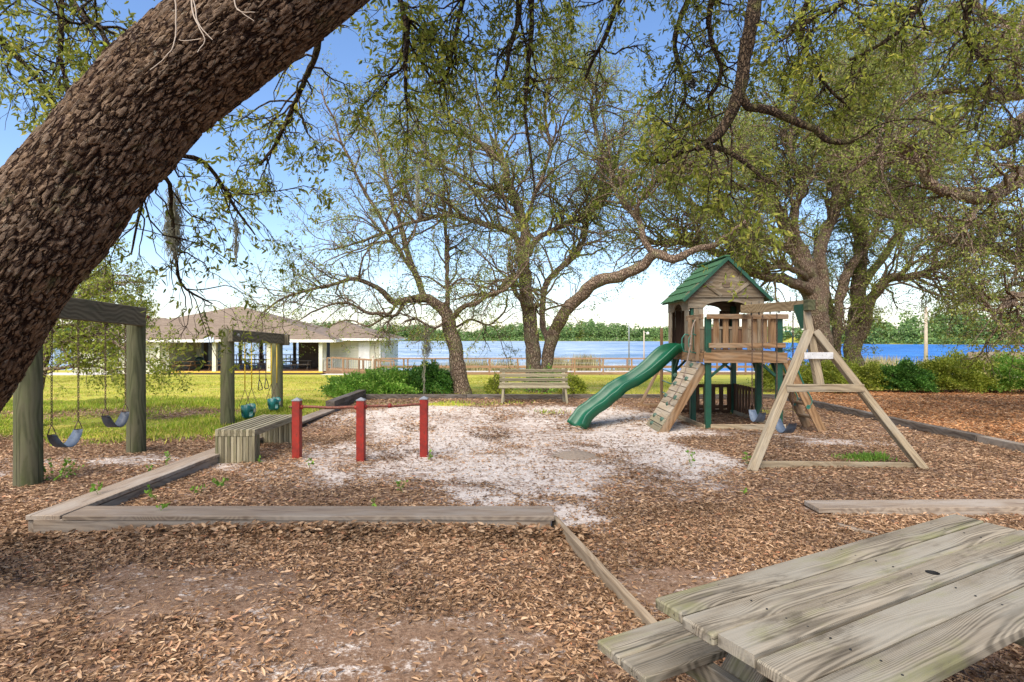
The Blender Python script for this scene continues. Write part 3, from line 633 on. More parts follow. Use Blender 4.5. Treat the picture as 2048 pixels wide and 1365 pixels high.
# ------------------------------------------------------------------ giant leaning oak in the foreground
def giant_oak():
    path = [(-430,1330,330,.6),(-330,1080,300,.5),(-210,860,285,.3),(-100,690,272,.1),(20,505,262,0),(90,425,258,0),(162,335,240,0),(235,252,246,0),(303,176,240,0),(386,106,240,0),(492,24,238,0),(618,-72,240,.05),(750,-200,250,.2),(900,-330,290,.5),(1100,-450,270,1.0),(1350,-560,240,1.6)]
    Y0 = 3.1; path = [(x+13, y+12, w_, d_) for x, y, w_, d_ in path]; pts, rad = px_path(path, Y0, .81)
    P, r = smooth_path(pts, rad, .010); 
    root = thing('leaning_oak', 'huge leaning oak trunk with deeply furrowed bark in the left foreground', 'tree', (P[0][0], P[0][1], 0))
    bo = np.array([P[0][0], P[0][1], 0.]); W = Matrix.Translation(Vector(bo))
    K = len(P); Sd = 280
    t = np.gradient(P, axis=0); t = unit(t); a = np.empty_like(P); a0 = unit(np.cross(t[0], [0,0,1.]))
    for k in range(K): a0 = unit(a0-t[k]*(a0@t[k])); a[k] = a0
    b = np.cross(t, a); s = np.concatenate([[0], np.cumsum(np.linalg.norm(np.diff(P, axis=0), axis=1))])
    q = np.arange(Sd)*2*np.pi/Sd
    H = np.empty((K, Sd)); PL = np.empty((K, Sd))
    for i in range(K):
        for j in range(Sd):
            x, y, z = math.cos(q[j])*.36, math.sin(q[j])*.36, s[i]
            wx = mnoise.noise((x*6, y*6, z*4)); wy = mnoise.noise((x*6+9, y*6, z*4)); fx = mnoise.noise((x*30, y*30, z*18)); gx_ = mnoise.noise((x*55, y*55, z*40))
            tw = q[j]+z*.25; xx, yy = math.cos(tw)*.36, math.sin(tw)*.36
            v = ((xx+wx*.022+fx*.004)*32, (yy+wy*.022+gx_*.003)*32, (z*.27+wx*.02+fx*.010)*32)
            d = mnoise.voronoi(v)[0]; e = d[1]-d[0]; pl = min(1, max(0, (e-.03)/.11))
            lv = mnoise.cell((v[0]*.0+math.floor(d[0]*0), 0, 0)) if False else 0
            big = mnoise.noise((x*3, y*3, z*1.2+4)); lay = mnoise.noise((xx*20+3, yy*20, z*9))
            c0 = mnoise.voronoi(v)[1][0]; hs_ = (math.sin(c0[0]*12.9+c0[1]*78.2+c0[2]*37.7)*43758.5) % 1.0
            sl_ = (v[2]-c0[2])*(hs_-.35)*.010
            PL[i,j] = pl*(.55+.45*hs_); H[i,j] = pl*(.011+.009*hs_)+sl_*pl+.0035*fx*pl+.003*gx_+.022*big
    RR = r[:,None]*.985+H
    V = P[:,None,:]+(a[:,None,:]*np.cos(q)[None,:,None]+b[:,None,:]*np.sin(q)[None,:,None])*RR[:,:,None]
    id_ = np.arange(K*Sd).reshape(K, Sd); nx_ = np.roll(id_, -1, 1)
    F = np.stack([id_[:-1], nx_[:-1], nx_[1:], id_[1:]], -1).reshape(-1, 4)
    me = npmesh('trunk', V.reshape(-1,3)-bo, F, True)
    at2 = me.attributes.new('plate', 'FLOAT', 'POINT'); at2.data.foreach_set('value', PL.astype(np.float32).ravel())
    m, n, bs = newmat('furrowed_oak_bark'); g = NG(n); tc = g.node('ShaderNodeTexCoord').outputs['Object']
    pa = g.node('ShaderNodeAttribute', attribute_name='plate').outputs['Fac']
    mr = g.node('ShaderNodeMapping'); g.L(tc, mr.inputs[0]); mr.inputs['Rotation'].default_value = (0, R(48), 0)
    wq = g.node('ShaderNodeVectorMath', operation='SCALE'); g.L(g.noise(tc, 14, 4, .6, col=True), wq.inputs[0]); wq.inputs['Scale'].default_value = .035
    wa = g.node('ShaderNodeVectorMath', operation='ADD'); g.L(mr.outputs[0], wa.inputs[0]); g.L(wq.outputs[0], wa.inputs[1])
    fn = g.noise(g.scale(wa.outputs[0], (18, 60, 60)), 1.0, 6, .74)
    crk = g.voro(g.scale(wa.outputs[0], (8, 36, 36)), 1.0, 'DISTANCE_TO_EDGE').outputs['Distance']; crk = g.mapr(crk, .015, .12); crk = g.math('MAXIMUM', crk, g.mapr(g.noise(tc, 9, 4, .6), .5, .62, 0, .75)); fn2 = g.noise(tc, 5, 4, .6)
    plate = g.ramp(fn, [(.3,(.045,.028,.018)),(.5,(.155,.10,.062)),(.66,(.38,.27,.175))])
    plate = g.mix(g.mapr(fn2, .42, .68, 0, .5), plate, (.12,.07,.042))
    c = g.mix(g.mapr(pa, .0, .5), (.03,.016,.011), g.mix(g.mapr(pa, .5, 1, .0, .45), plate, (.21,.165,.12)))
    c = g.mix(crk, (.025,.013,.009), c); c = g.mix(g.mapr(g.noise(tc, 3.2, 6, .75), .56, .68, 0, .6), c, (.17,.165,.08)); c = g.mix(g.mapr(g.noise(tc, 17, 5, .7), .62, .7, 0, .7), c, (.30,.28,.22))
    g.L(c, bs.inputs['Base Color']); bs.inputs['Roughness'].default_value = .95; bs.inputs['Specular IOR Level'].default_value = .12
    g.bump(g.math('ADD', g.math('MULTIPLY', crk, .9), g.math('ADD', fn, g.math('MULTIPLY', g.noise(tc, 90, 4, .6), .5))), 1.0, .016, bs)
    link('trunk', me, m, root, W)
    limbs = [  # (px, py, width px, Y)
     [(1560,-420,50,4.6),(1525,-150,32,4.5),(1508,10,29,4.2),(1492,100,27,4.2),(1479,180,25,4.2),(1456,235,23,4.2),(1428,275,19,4.2),(1392,301,10,4.2)],
     [(1480,188,20,4.2),(1497,213,18,4.2),(1540,220,17,4.2),(1600,246,15,4.2),(1632,258,14,4.2),(1650,280,13,4.2),(1680,284,11,4.2),(1708,283,7,4.2)],
     [(1402,293,11,4.4),(1450,299,10,4.3),(1492,326,9,4.25),(1518,348,7,4.2),(1540,368,4,4.2)],
     [(1800,-160,18,4.8),(1700,-10,11,4.7),(1650,22,9,4.6),(1600,52,7,4.5),(1558,84,4,4.5)],
     [(1000,-330,20,4.0),(1030,-100,15,4.2),(1036,30,12,4.3),(1020,105,9,4.3),(1012,150,7,4.3),(992,168,3,4.3)],
     [(1120,-330,18,4.4),(1068,-80,12,4.4),(1063,60,10,4.4),(1055,150,8,4.4),(1051,235,7,4.4),(1064,325,5,4.4),(1068,385,3,4.4)],
     [(850,-300,18,3.8),(798,-80,13,3.9),(802,10,11,3.9),(812,70,10,3.9),(813,150,8,3.9),(816,222,5,3.9)],
     [(990,-300,15,4.2),(940,-80,10,4.4),(925,10,9,4.4),(905,100,8,4.4),(890,150,7,4.4),(870,163,6,4.4),(840,125,5,4.4),(812,88,3,4.4)],
     [(150,-260,18,4.2),(122,-40,12,4.2),(123,60,10,4.2),(126,120,9,4.2),(135,185,7,4.2)],
     [(100,-60,12,3.9),(160,20,11,3.7),(200,60,10,3.5),(235,140,8,3.3)],
     [(300,330,14,3.5),(340,312,10,3.9),(385,315,9,4.1),(420,335,8,4.3),(450,380,7,4.4),(480,430,5,4.5),(510,470,3,4.5)],
     [(320,330,10,3.5),(335,370,8,3.9),(350,470,7,4.1),(358,550,6,4.2),(375,580,5,4.3),(425,608,3,4.4)],
     [(270,370,9,3.4),(287,385,8,3.7),(283,420,6,3.8),(262,510,3,3.9)],
     [(600,-200,30,3.6),(640,60,14,4.4),(600,180,10,4.8),(560,270,8,5.0),(520,330,5,5.2)],
     [(1400,-500,50,3.5),(1300,-250,26,4.6),(1260,-60,16,5.0),(1215,60,9,5.2),(1170,160,5,5.4)],
     [(1640,-400,40,4.2),(1780,-180,24,5.2),(1850,-40,14,5.5),(1800,60,9,5.6),(1700,120,5,5.7)],
     [(1450,-400,40,4.6),(1400,-150,20,5.2),(1380,-20,13,5.6),(1350,80,10,5.8),(1370,180,7,5.9),(1340,270,4,6.0)],
     [(1500,-300,30,4.8),(1440,-60,14,5.0),(1420,60,10,5.2),(1440,150,8,5.3),(1400,220,4,5.4)],
     [(1700,-300,30,4.8),(1640,-60,14,5.4),(1600,60,10,5.6),(1640,150,8,5.7),(1700,220,4,5.8)],
     [(1900,-300,30,5),(1950,-60,14,5.6),(1930,60,10,5.8),(1980,150,7,5.9),(1950,260,4,6)],
     [(-300,-150,30,4.4),(-120,0,16,4.6),(0,80,12,4.8),(90,180,8,5.0),(120,260,4,5.1)],
    ]
    paths = []
    for l in limbs:
        p, rr = px_path([(x, y, w_, Y_-4) for x, y, w_, Y_ in l], 4.0, 1.0); p, rr = smooth_path(p, rr, .06, .006)
        rr = rr*(1+.07*np.sin(np.arange(len(rr))*1.9)+rng.normal(size=len(rr))*.03)
        Vv, Ff = tubes(p[None], rr[None], 10); link('limb', npmesh('limb', Vv-bo, Ff, True), M['bark_dark'], root, W); paths.append((p, rr))
    # boughs overhead that join the limbs to the trunk
    for a_, b_ in ((( -.1,3.2,5.3),(1.9,4.5,6.2)), ((.6,3.9,5.8),(3.3,5.0,6.6))):
        Vv, Ff = tubes(np.array([np.linspace(a_, b_, 8)]), np.full((1,8), .06), 8); link('limb', npmesh('limb', Vv-bo, Ff, True), M['bark_dark'], root, W)
    b1 = grow(paths[3:]+[(p_[len(p_)*4//5:], r_[len(p_)*4//5:]) for p_, r_ in paths[:3]], 360, (.3,1.1), 9, (.5,1.3), .3, -.05, .5, .009, .1, .35)
    b2 = grow(aslist(*b1), 2300, (.15,.55), 7, (.4,1.2), .3, -.1, .6, .0042, .1, .4)
    b3 = grow(aslist(*b2), 7000, (.06,.25), 5, (.4,1.2), .3, -.12, .7, .0022, .1, .5)
    k3 = ~((b3[0][:,0,0] < -1.0) & (b3[0][:,0,2] < 2.75) & (rng.random(len(b3[0])) < .55)); b3 = (b3[0][k3], b3[1][k3])
    Vv, Ff = join_tubes([(b1[0], b1[1], 6), (b2[0], b2[1], 4), (b3[0], b3[1], 3)])
    link('twigs', npmesh('twigs', Vv-bo, Ff, True), M['bark_dark'], root, W, 'stuff')
    p, d, Ln, Wd = leaves_on(b3[0], 38000, .008, (.03,.06), .17, .3)
    link('crown', leaf_mesh('crown', p-bo, d, Ln, Wd, rich=True), M['leaf_near'], root, W, 'stuff')
    # dead pale twigs hanging in front of the trunk
    for l in ([(385,-60,5),(385,20,4),(400,60,3),(410,80,2),(395,105,2)],[(380,-40,4),(395,40,3),(425,80,2)],[(350,-30,4),(350,80,3),(330,115,2),(300,140,2)],[(465,-30,4),(475,20,3),(510,25,2)],[(475,18,3),(490,30,2),(508,42,1.5)],[(402,78,2),(370,82,2),(358,80,1.5)]):
        pp, rr = px_path([(x, y, w_*.8, -1.65) for x, y, w_ in l], 4.25, 1.0); pp, rr = smooth_path(pp, rr, .02, .002)
        Vv, Ff = tubes(pp[None], rr[None], 5); link('twig', npmesh('twig', Vv-bo, Ff, True), M['pole'], root, W)
giant_oak()

# ------------------------------------------------------------------ spanish moss
def moss(px, py0, py1, Y, wpx, label, n=260):
    top = at(px, py0, Y); L = (py1-py0)*Y/FPX; wd = wpx*Y/FPX
    base = np.array(top); P = np.empty((n, 9, 3)); st = rng.normal(size=(n, 3))*np.array([wd*.22, wd*.22, L*.05]); off = rng.random(n)**.7*L*.8
    P[:,0] = base+st; P[:,0,2] -= off
    ln = rng.uniform(.1, .35, n)*L
    for k in range(1, 9):
        u = (P[:,k-1,2]-base[2])/-L
        P[:,k] = P[:,k-1]+rng.normal(size=(n, 3))*wd*.07; P[:,k,2] = P[:,k-1,2]-ln/8
        P[:,k,:2] += (base[:2]-P[:,k,:2])*(.06*u[:,None])
    V, F = tubes(P, np.full((n, 9), .0012*Y/4+.0008), 3)
    o = link('spanish_moss', npmesh('spanish_moss', V-base, F, True), M['moss'], None, Matrix.Translation(top)); tag(o, label, 'moss')
moss(347, 370, 510, 4.1, 34, 'grey moss clump hanging under the leaning oak trunk', 420)
moss(853, 640, 715, 15.6, 20, 'grey moss tuft hanging left of the reddish bare oak trunk', 120)
moss(848, 690, 790, 15.4, 6, 'long thin strand of moss dangling in front of the azalea bush', 26)
moss(835, 330, 430, 15, 10, 'thin dark moss strand hanging high among the middle oak twigs', 120)
moss(472, 430, 520, 4.5, 10, 'small wispy moss strand at the drooping branch tips left of the sky gap', 90)

# dark leaf cluster high in the near canopy
mb = MB(); c0 = at(1384, 167, 4.6)
P = np.array(c0)+rng.normal(size=(160, 3))*.012; D = rng.normal(size=(160, 3)); Ln = rng.uniform(.02, .035, 160)
o = link('leaf_nest', leaf_mesh('leaf_nest', P-np.array(c0), D, Ln, Ln*.35), M['black'], None, Matrix.Translation(c0)); tag(o, 'small dark clump of dead leaves high in the green canopy', 'nest')

# ------------------------------------------------------------------ leaf litter and grass
def scatter(name, N, yr, xfun, size, mat, dens, label, lift=.006, tilt=.45, rich=False, halfw=.155):
    u = rng.random(N*3); Y = np.sqrt(yr[0]**2+u*(yr[1]**2-yr[0]**2)) if yr[0] > 0 else rng.uniform(*yr, N*3)
    x0, x1 = xfun(Y); X = x0+rng.random(N*3)*(x1-x0)
    k = rng.random(N*3) < dens(X, Y); X = X[k][:N]; Y = Y[k][:N]; n_ = len(X)
    Z = zt(X, Y)+lift*rng.random(n_)+.002
    P = np.stack([X, Y, Z], 1); an = rng.uniform(0, 2*np.pi, n_); D = np.stack([np.cos(an), np.sin(an), rng.normal(size=n_)*tilt*.4], 1)
    nr = np.stack([rng.normal(size=n_)*tilt, rng.normal(size=n_)*tilt, np.ones(n_)], 1); Ln = rng.uniform(*size, size=n_)
    o = link(name, leaf_mesh(name, P, D, Ln, Ln*halfw*rng.uniform(.7, 1.3, n_), fold=.5, nrm=nr, rich=rich), mat, kind='stuff')
    tag(o, label, 'leaves' if 'leaf' in name else 'grass'); return o
def dl(X, Y):
    s, g, o, b = masks(X, Y); n_ = nz2(X, Y, 2.6, 5); n2_ = nz2(X, Y, 6.5, 8)
    d = 1-.86*sstep(.35, .8, s+.26*n_+.2*n2_); d *= 1-.93*sstep(.3, .7, g); d *= 1-.9*sstep(.25, .75, b+.18*n_+.12*n2_)*(Y < 5)
    onplank = ((np.abs(Y-4.93) < .17) & (X > -4.1) & (X < .4)) | ((np.abs(X+3.97) < .16) & (Y > 4.75) & (Y < 12)) | ((np.abs(Y-5.35) < .14) & (X > 2.75))
    return np.clip(d, .06, 1)*np.where(onplank, .0, 1)
wide = lambda Y: (-.98*Y-.2, .98*Y+.2)
scatter('leaf_litter', 92000, (1.55, 5.6), wide, (.018, .056), M['litter'], dl, 'brown oak leaves strewn over the foreground and against the timber edging', .024, .65, True)
scatter('leaf_litter', 90000, (5.6, 9.5), wide, (.025, .07), M['litter'], dl, 'brown oak leaves around the low bench and swing frame feet', .02, .5)
scatter('leaf_litter', 60000, (9.5, 16), wide, (.04, .09), M['litter'], dl, 'brown oak leaves at the back of the play area', .02, .5)
def dor(X, Y):
    s, g, o, b = masks(X, Y); return np.clip(o*1.2-.9*s*.6, 0, 1)
scatter('leaf_litter', 30000, (7, 19), lambda Y: (7.2+0*Y, .98*Y+.3), (.05, .10), M['litter_orange'], dor, 'orange fallen leaves in front of the hedge at right', .02, .5)
# leaf drift heaped against the near timber
n_ = 9000; X = rng.uniform(-4.4, .6, n_); dd = np.abs(rng.normal(size=n_))*.16; Y = 4.74-dd; Z = .085*np.exp(-(dd/.12)**2)*(sstep(-4.2, -1.8, X)*.75+.25)*rng.random(n_)**.4
P = np.stack([X, Y, zt(X, Y)+Z+.004], 1); an = rng.uniform(0, 6.28, n_); D = np.stack([np.cos(an), np.sin(an), rng.normal(size=n_)*.25], 1); nr = np.stack([rng.normal(size=n_)*.6, rng.normal(size=n_)*.6-.3, np.ones(n_)], 1); Ln = rng.uniform(.035, .08, n_)
o = link('leaf_drift', leaf_mesh('leaf_drift', P, D, Ln, Ln*.2, .5, nr, True), M['litter'], kind='stuff'); tag(o, 'drift of curled brown leaves heaped against the near timber edging', 'leaves')
# fallen twigs
nt_ = 900; Yt = np.sqrt(rng.uniform(2.2, 150, nt_)); Xt = rng.uniform(-.95, .95, nt_)*Yt; kk = (dl(Xt, Yt) > .05); Xt, Yt = Xt[kk], Yt[kk]; nt_ = len(Xt)
an = rng.uniform(0, 6.28, nt_); Lt = rng.uniform(.05, .28, nt_); Pt = np.zeros((nt_, 5, 3)); Pt[:,0] = np.stack([Xt, Yt, zt(Xt, Yt)+.02], 1)
for k in range(1, 5):
    an = an+rng.normal(size=nt_)*.3; Pt[:,k] = Pt[:,k-1]+np.stack([np.cos(an)*Lt/4, np.sin(an)*Lt/4, rng.normal(size=nt_)*.004], 1)
Vt, Ft = tubes(Pt, np.full((nt_, 5), .0022)*np.linspace(1.2, .5, 5), 5); o = link('fallen_twigs', npmesh('fallen_twigs', Vt, Ft, True), M['bark_mid'], kind='stuff'); tag(o, 'thin fallen twigs lying among the brown leaves', 'twigs')
def grass(name, N, yr, xfun, h, dens, label, mat):
    u = rng.random(N*3); Y = np.sqrt(yr[0]**2+u*(yr[1]**2-yr[0]**2)); x0, x1 = xfun(Y); X = x0+rng.random(N*3)*(x1-x0)
    k = rng.random(N*3) < dens(X, Y); X = X[k][:N]; Y = Y[k][:N]; n_ = len(X)
    P = np.stack([X, Y, zt(X, Y)-.005], 1); D = np.stack([rng.normal(size=n_)*.45, rng.normal(size=n_)*.45, np.ones(n_)], 1); Ln = rng.uniform(*h, size=n_)*(1+.5*nz2(X, Y, 1.5, 3))
    o = link(name, leaf_mesh(name, P, D, np.abs(Ln)+.01, .004+Ln*.05), mat, kind='stuff'); tag(o, label, 'grass')
def dg(X, Y):
    s, g, o, b = masks(X, Y); return np.clip(g*(.75+.35*nz2(X, Y, 1.1, 9)), 0, 1)*(1-.8*sstep(.3,.6,s))
grass('grass', 60000, (8.4, 14.5), lambda Y: (-.98*Y, -4.1+0*Y), (.03,.10), dg, 'green grass growing just beyond the swing posts', M['grass'])
grass('grass', 90000, (14.5, 34), lambda Y: (-.98*Y, np.minimum(.5*Y, 9)), (.03,.08), dg, 'yellow green lawn running down to the pavilion', M['grass_dry'])
grass('grass', 7000, (12, 15), lambda Y: (-3.9+0*Y, 6.5+0*Y), (.03,.09), lambda X, Y: np.clip(masks(X, Y)[1]-.1, 0, 1), 'thin grass inside the back timber edging', M['grass'])

# ------------------------------------------------------------------ plants
def bush(name, label, cx, cy, rx, ry, h, n, size, mat, group=None, squash=.64, stems=14, z=None):
    z0 = z1(cx, cy) if z is None else z
    root = thing(name, label, 'shrub', (cx, cy, z0), group); W = WM[root.name]
    u = unit(rng.normal(size=(n, 3))); u[:,2] = np.abs(u[:,2])*1.0-.12
    lob = 1+.22*np.sin(u[:,0]*6+cx)*np.cos(u[:,1]*5+cy)+.17*np.sin(u[:,2]*11+u[:,0]*7+cx*3)+.10*np.sin(u[:,0]*17+u[:,2]*13)+rng.normal(size=n)*.09+(rng.random(n) < .05)*rng.random(n)*.3
    rr = (rng.random(n)**.33*.35+.65)*lob
    P = u*rr[:,None]*np.array([rx, ry, h*squash])+np.array([0,0,h*.18]); D = unit(u+rng.normal(size=(n, 3))*.8+np.array([0,0,.3])); Ln = rng.uniform(*size, size=n)
    link('foliage', leaf_mesh('foliage', P, D, Ln, Ln*.27), mat, root, W, 'stuff')
    e = unit(rng.normal(size=(stems, 3))); e[:,2] = np.abs(e[:,2])+.35; e = unit(e)
    t = np.linspace(0, .92, 7)[None,:,None]; Q = e[:,None,:]*t*np.array([rx, ry, h])+rng.normal(size=(stems, 7, 3))*.015; Q[:,0] = rng.normal(size=(stems, 3))*.05*np.array([1,1,0])
    V, F = tubes(Q, np.full((stems, 7), .011)*np.linspace(1, .3, 7), 4); link('stems', npmesh('stems', V, F, True), M['bark_mid'], root, W, 'stuff')
    return root
def bush_px(label, px0, px1, pyt, pyb, Y, n, size, mat, ry=None, name='hedge_bush', group=None):
    cx = ((px0+px1)/2-CX)/FPX*Y; rx = (px1-px0)/2*Y/FPX; z0 = z1(cx, Y); zt_ = EYE-(pyt-HY)/FPX*Y
    return bush(name, label, cx, Y, rx, ry or min(rx, .9), max(.2, zt_-z0), n, size, mat)
bush_px('bright green azalea bush left of the bare oak, its leftmost clump', 655, 760, 742, 800, 15.9, 9000, (.05,.09), M['leaf_bright'], name='azalea_bush')
bush_px('bright green azalea bush in the middle of the row left of the bare oak', 710, 830, 728, 800, 16.2, 12000, (.05,.09), M['leaf_bright'], name='azalea_bush')
bush_px('dark green shrub hugging the left side of the bare oak trunk', 805, 912, 718, 795, 16.8, 12000, (.05,.09), M['leaf_dark'], name='azalea_bush')
bush_px('small olive shrub right of the park bench', 1118, 1172, 744, 790, 16.4, 3500, (.04,.07), M['leaf_olive'], name='small_shrub')
bush_px('loose leafy shrub left of the park bench', 972, 1018, 742, 790, 16.2, 1500, (.04,.08), M['leaf_olive'], name='small_shrub')
bush_px('green sprouts at the foot of the twin trunk oak', 1045, 1130, 728, 785, 17.0, 1800, (.05,.09), M['leaf_bright'], name='small_shrub')
bush_px('yellow green hedge bush seen through the legs of the tower', 1520, 1612, 705, 790, 18.0, 9000, (.05,.085), M['leaf_olive'])
bush_px('yellow green hedge bush under the large spreading oak', 1600, 1705, 712, 790, 17.6, 11000, (.05,.085), M['leaf_olive'])
bush_px('yellow green hedge bush between the oaks and the dark clipped bush', 1690, 1772, 716, 785, 18.2, 8000, (.05,.085), M['leaf_olive'])
bush_px('dark green rounded hedge bush, leftmost of the right hand hedge', 1770, 1850, 714, 783, 17.6, 14000, (.05,.09), M['leaf_dark'])
bush_px('wide olive green hedge bush in the middle of the right hand hedge', 1825, 1982, 702, 780, 17.8, 22000, (.05,.085), M['leaf_olive'])
bush_px('bright hedge bush at the right edge of the picture', 1982, 2110, 694, 783, 17.2, 15000, (.05,.09), M['leaf_bright'])
bush_px('low leafy hedge bush half hidden between two larger bushes', 1950, 2010, 735, 778, 18.6, 4000, (.05,.085), M['leaf_bright'])
def sprig(label, px, py, hpx, n, z=0.0, mat=None, wid=.5):
    p = gr(px, py, z); p.z = z if z else z1(p.x, p.y); h = hpx*p.y/FPX
    P = []; D = []; ns = max(2, n//9)
    root = thing('seedling', label, 'seedling', tuple(p))
    K = 5; Q = np.zeros((ns, K, 3)); dr = unit(np.stack([rng.normal(size=ns)*wid, rng.normal(size=ns)*wid, np.ones(ns)], 1))
    for k in range(1, K): Q[:,k] = Q[:,k-1]+unit(dr+rng.normal(size=(ns, 3))*.2)*h/(K-1)
    V, F = tubes(Q, np.full((ns, K), .0022), 3); link('stems', npmesh('stems', V, F), M['seedling'], root, WM[root.name])
    pp, d, Ln, Wd = leaves_on(Q[:,1:], n, .008, (.025,.05), .3, -.1); link('leaves', leaf_mesh('leaves', pp, d, Ln, Wd, rich=True), mat or M['seedling'], root, WM[root.name], 'stuff')
for a_ in [('leafy green seedling at the foot of the nearest swing post', 112, 962, 52, 110, 0, None, .9), ('single green seedling growing through the left timber', 196, 990, 28, 20, .14), ('tiny green seedling at the inner edge of the left timber', 188, 1003, 16, 9),
           ('green seedling beside the left timber under the near swing', 297, 962, 30, 16), ('three leaved seedling on the left timber edge, farther from the corner', 330, 940, 34, 22), ('small green weed in the leaf bed left of the low bench', 440, 978, 24, 26), ('sparse green weed left of the middle of the leaf bed', 400, 990, 20, 14),
           ('green weed behind the near timber', 318, 1004, 34, 20), ('small weed leaning over the near timber', 322, 1022, 14, 8, .14), ('tiny sprout on the near timber', 752, 1010, 14, 6, .14), ('upright weed in leaves in front of the red posts', 805, 985, 26, 18),
           ('weed at the base of the first red post', 618, 938, 20, 14), ('thin dry weed right of the sand patch', 1383, 932, 30, 22), ('tiny sprout in the leaves behind the picnic table', 1488, 990, 10, 8), ('sprig beside the left foot of the swing frame', 1492, 925, 22, 18),
           ('green weed in the sand before the middle red post', 862, 918, 14, 14), ('small weed beside the low bench end', 518, 928, 12, 12)]: sprig(*a_)
grass('grass_patch', 900, (7.3, 7.9), lambda Y: (4.35+0*Y, 5.05+0*Y), (.03,.07), lambda X, Y: np.exp(-(((X-4.7)/.25)**2+((Y-7.65)/.15)**2)), 'small patch of green grass under the swing frame', M['seedling'])
# reeds and shore scrub
def reeds(label, px, Y, wpx, hpx, n):
    cx = (px-CX)/FPX*Y; z = z1(cx, Y); wd = wpx*Y/FPX; h = hpx*Y/FPX
    P = np.stack([rng.normal(size=n)*wd*.3, rng.normal(size=n)*.5, np.zeros(n)], 1); D = np.stack([rng.normal(size=n)*.25+.12, rng.normal(size=n)*.25, np.ones(n)], 1); Ln = rng.uniform(.5, 1, n)*h
    o = link('reed_clump', leaf_mesh('reed_clump', P, D, Ln, .018+Ln*.012), M['reed'], None, Matrix.Translation((cx, Y, max(z, LAKE-.2)))); tag(o, label, 'reeds')
reeds('tall thin reeds in the shallows right of the bare oak trunk', 945, 52, 70, 44, 500); reeds('reeds in the water just left of the twin trunk oak', 1010, 52.5, 60, 40, 400)
reeds('brushy reed clump behind the railing right of the twin trunk oak', 1165, 50, 42, 48, 900); reeds('yellow reed clump close behind the right oak trunk', 1115, 50, 32, 44, 500)
reeds('faint reeds in the lake left of the bare oak trunk', 880, 53, 60, 34, 300); reeds('reed clump behind the railing near the slide', 1240, 51, 50, 28, 260)
reeds('dry reeds on the shore behind the right hand hedge', 1740, 44, 110, 44, 900); reeds('dry reeds on the shore seen past the utility pole', 1880, 44, 90, 40, 600)
# ------------------------------------------------------------------ timber edging of the play area
def edging(label, loc): return thing('timber_edging', label, 'edging', loc)
G = M['grey_wood']
e = edging('near timber edging with a wide cap board on a low riser, leaves heaped on it', (-1.8, 4.9, 0))
plank('cap_board', (-3.78,4.92,.125), (.36,4.98,.105), .29, .042, G, e, c=.005); plank('riser', (-4.02,4.80,.045), (.33,4.87,.03), .05, .14, G, e)
e = edging('left timber edging running back from the near corner to the low bench', (-3.97, 7, 0))
plank('cap_board', (-3.945,4.78,.128), (-3.95,8.4,.10), .29, .042, G, e, c=.005); plank('cap_board', (-3.95,8.41,.10), (-3.97,12.3,.06), .28, .042, G, e)
plank('riser', (-4.06,4.80,.04), (-4.07,8.4,.02), .05, .14, G, e); plank('riser', (-3.84,5.1,.04), (-3.84,8.4,.03), .04, .10, G, e)
Dk = M['border_dark']
e = edging('raised dark timbers at the back left corner of the play area', (-4, 13.7, 0))
for z_, w_ in ((.05,.16),(.19,.2)): plank('timber', (-3.95,12.35,z_), (-3.95,15.0,z_), w_, .13, Dk, e)
e = edging('long dark timber edging along the back of the play area', (1.5, 15.05, 0))
for x0, x1 in ((-4.05,-1.2),(-1.19,1.6),(1.61,4.4),(4.41,7.1)):
    plank('timber', (x0,15.1,.055), (x1,15.1,.05), .13, .14, Dk, e)
e = edging('dark timber edging along the right side between brown leaves and orange leaves', (7.2, 11, 0))
ys = [15.1,13.0,10.9,8.8]; xs = [7.1,7.2,7.15,7.25]
for i in range(3):
    plank('timber', (xs[i],ys[i],.06), (xs[i+1],ys[i+1]+.01,.06), .15, .14, Dk, e); plank('timber', (xs[i]+.14,ys[i]-.1,.02), (xs[i+1]+.14,ys[i+1]+.02,.02), .12, .1, Dk, e)
e = edging('pale end of the right timber edging near the picture edge', (7.3, 7, 0)); plank('timber', (7.25,8.79,.06), (7.35,5.4,.05), .14, .13, G, e)
e = edging('wide board lying flat on the leaves beyond the picnic table', (5, 5.35, 0))
plank('board', (2.82,5.36,.05), (5.2,5.40,.055), .26, .045, G, e); plank('board', (5.205,5.40,.055), (7.2,5.43,.05), .26, .045, G, e); plank('riser', (2.95,5.25,.012), (7.2,5.32,.01), .04, .05, G, e)
e = edging('thin edge board running from the near timber towards the picnic bench', (.57, 4.2, 0)); plank('board', (.37,5.0,.03), (.80,3.1,.02), .045, .10, M['pale_edge'] if 'pale_edge' in M else M['frame_wood'], e)
p_ = gr(1718, 1070); q_ = gr(1690, 1058)
o = plank('stray_board', (q_.x-.05,q_.y+.05,.02), (p_.x+.1,p_.y-.08,.02), .05, .03, G); tag(o, 'short stray piece of board half buried in leaves behind the picnic table', 'board')
# dirt mound
n = 24; mb = MB(); vs = []; fs = []; c0 = gr(1152, 915)
for i in range(n):
    for j in range(n):
        x = (i/(n-1)-.5)*.9; y = (j/(n-1)-.5)*.7; r_ = math.hypot(x/.3, y/.22); h = .075*math.exp(-r_*r_)*(1+.35*mnoise.noise((x*14, y*14, 1)))+.012*mnoise.noise((x*30, y*30, 3))*math.exp(-r_*r_*.5)
        vs.append((c0.x+x, c0.y+y, z1(c0.x+x, c0.y+y)+h-.002-.05*min(1, r_/2.2)**1.5))
for i in range(n-1):
    for j in range(n-1): k = i*n+j; fs.append((k, k+n, k+n+1, k+1))
mb.add(vs, fs); o = mb.build('dirt_mound', M['dirt_pile'], smooth=True, org=(c0.x, c0.y, 0)); tag(o, 'small grey mound of dirt in the white sand', 'dirt mound')

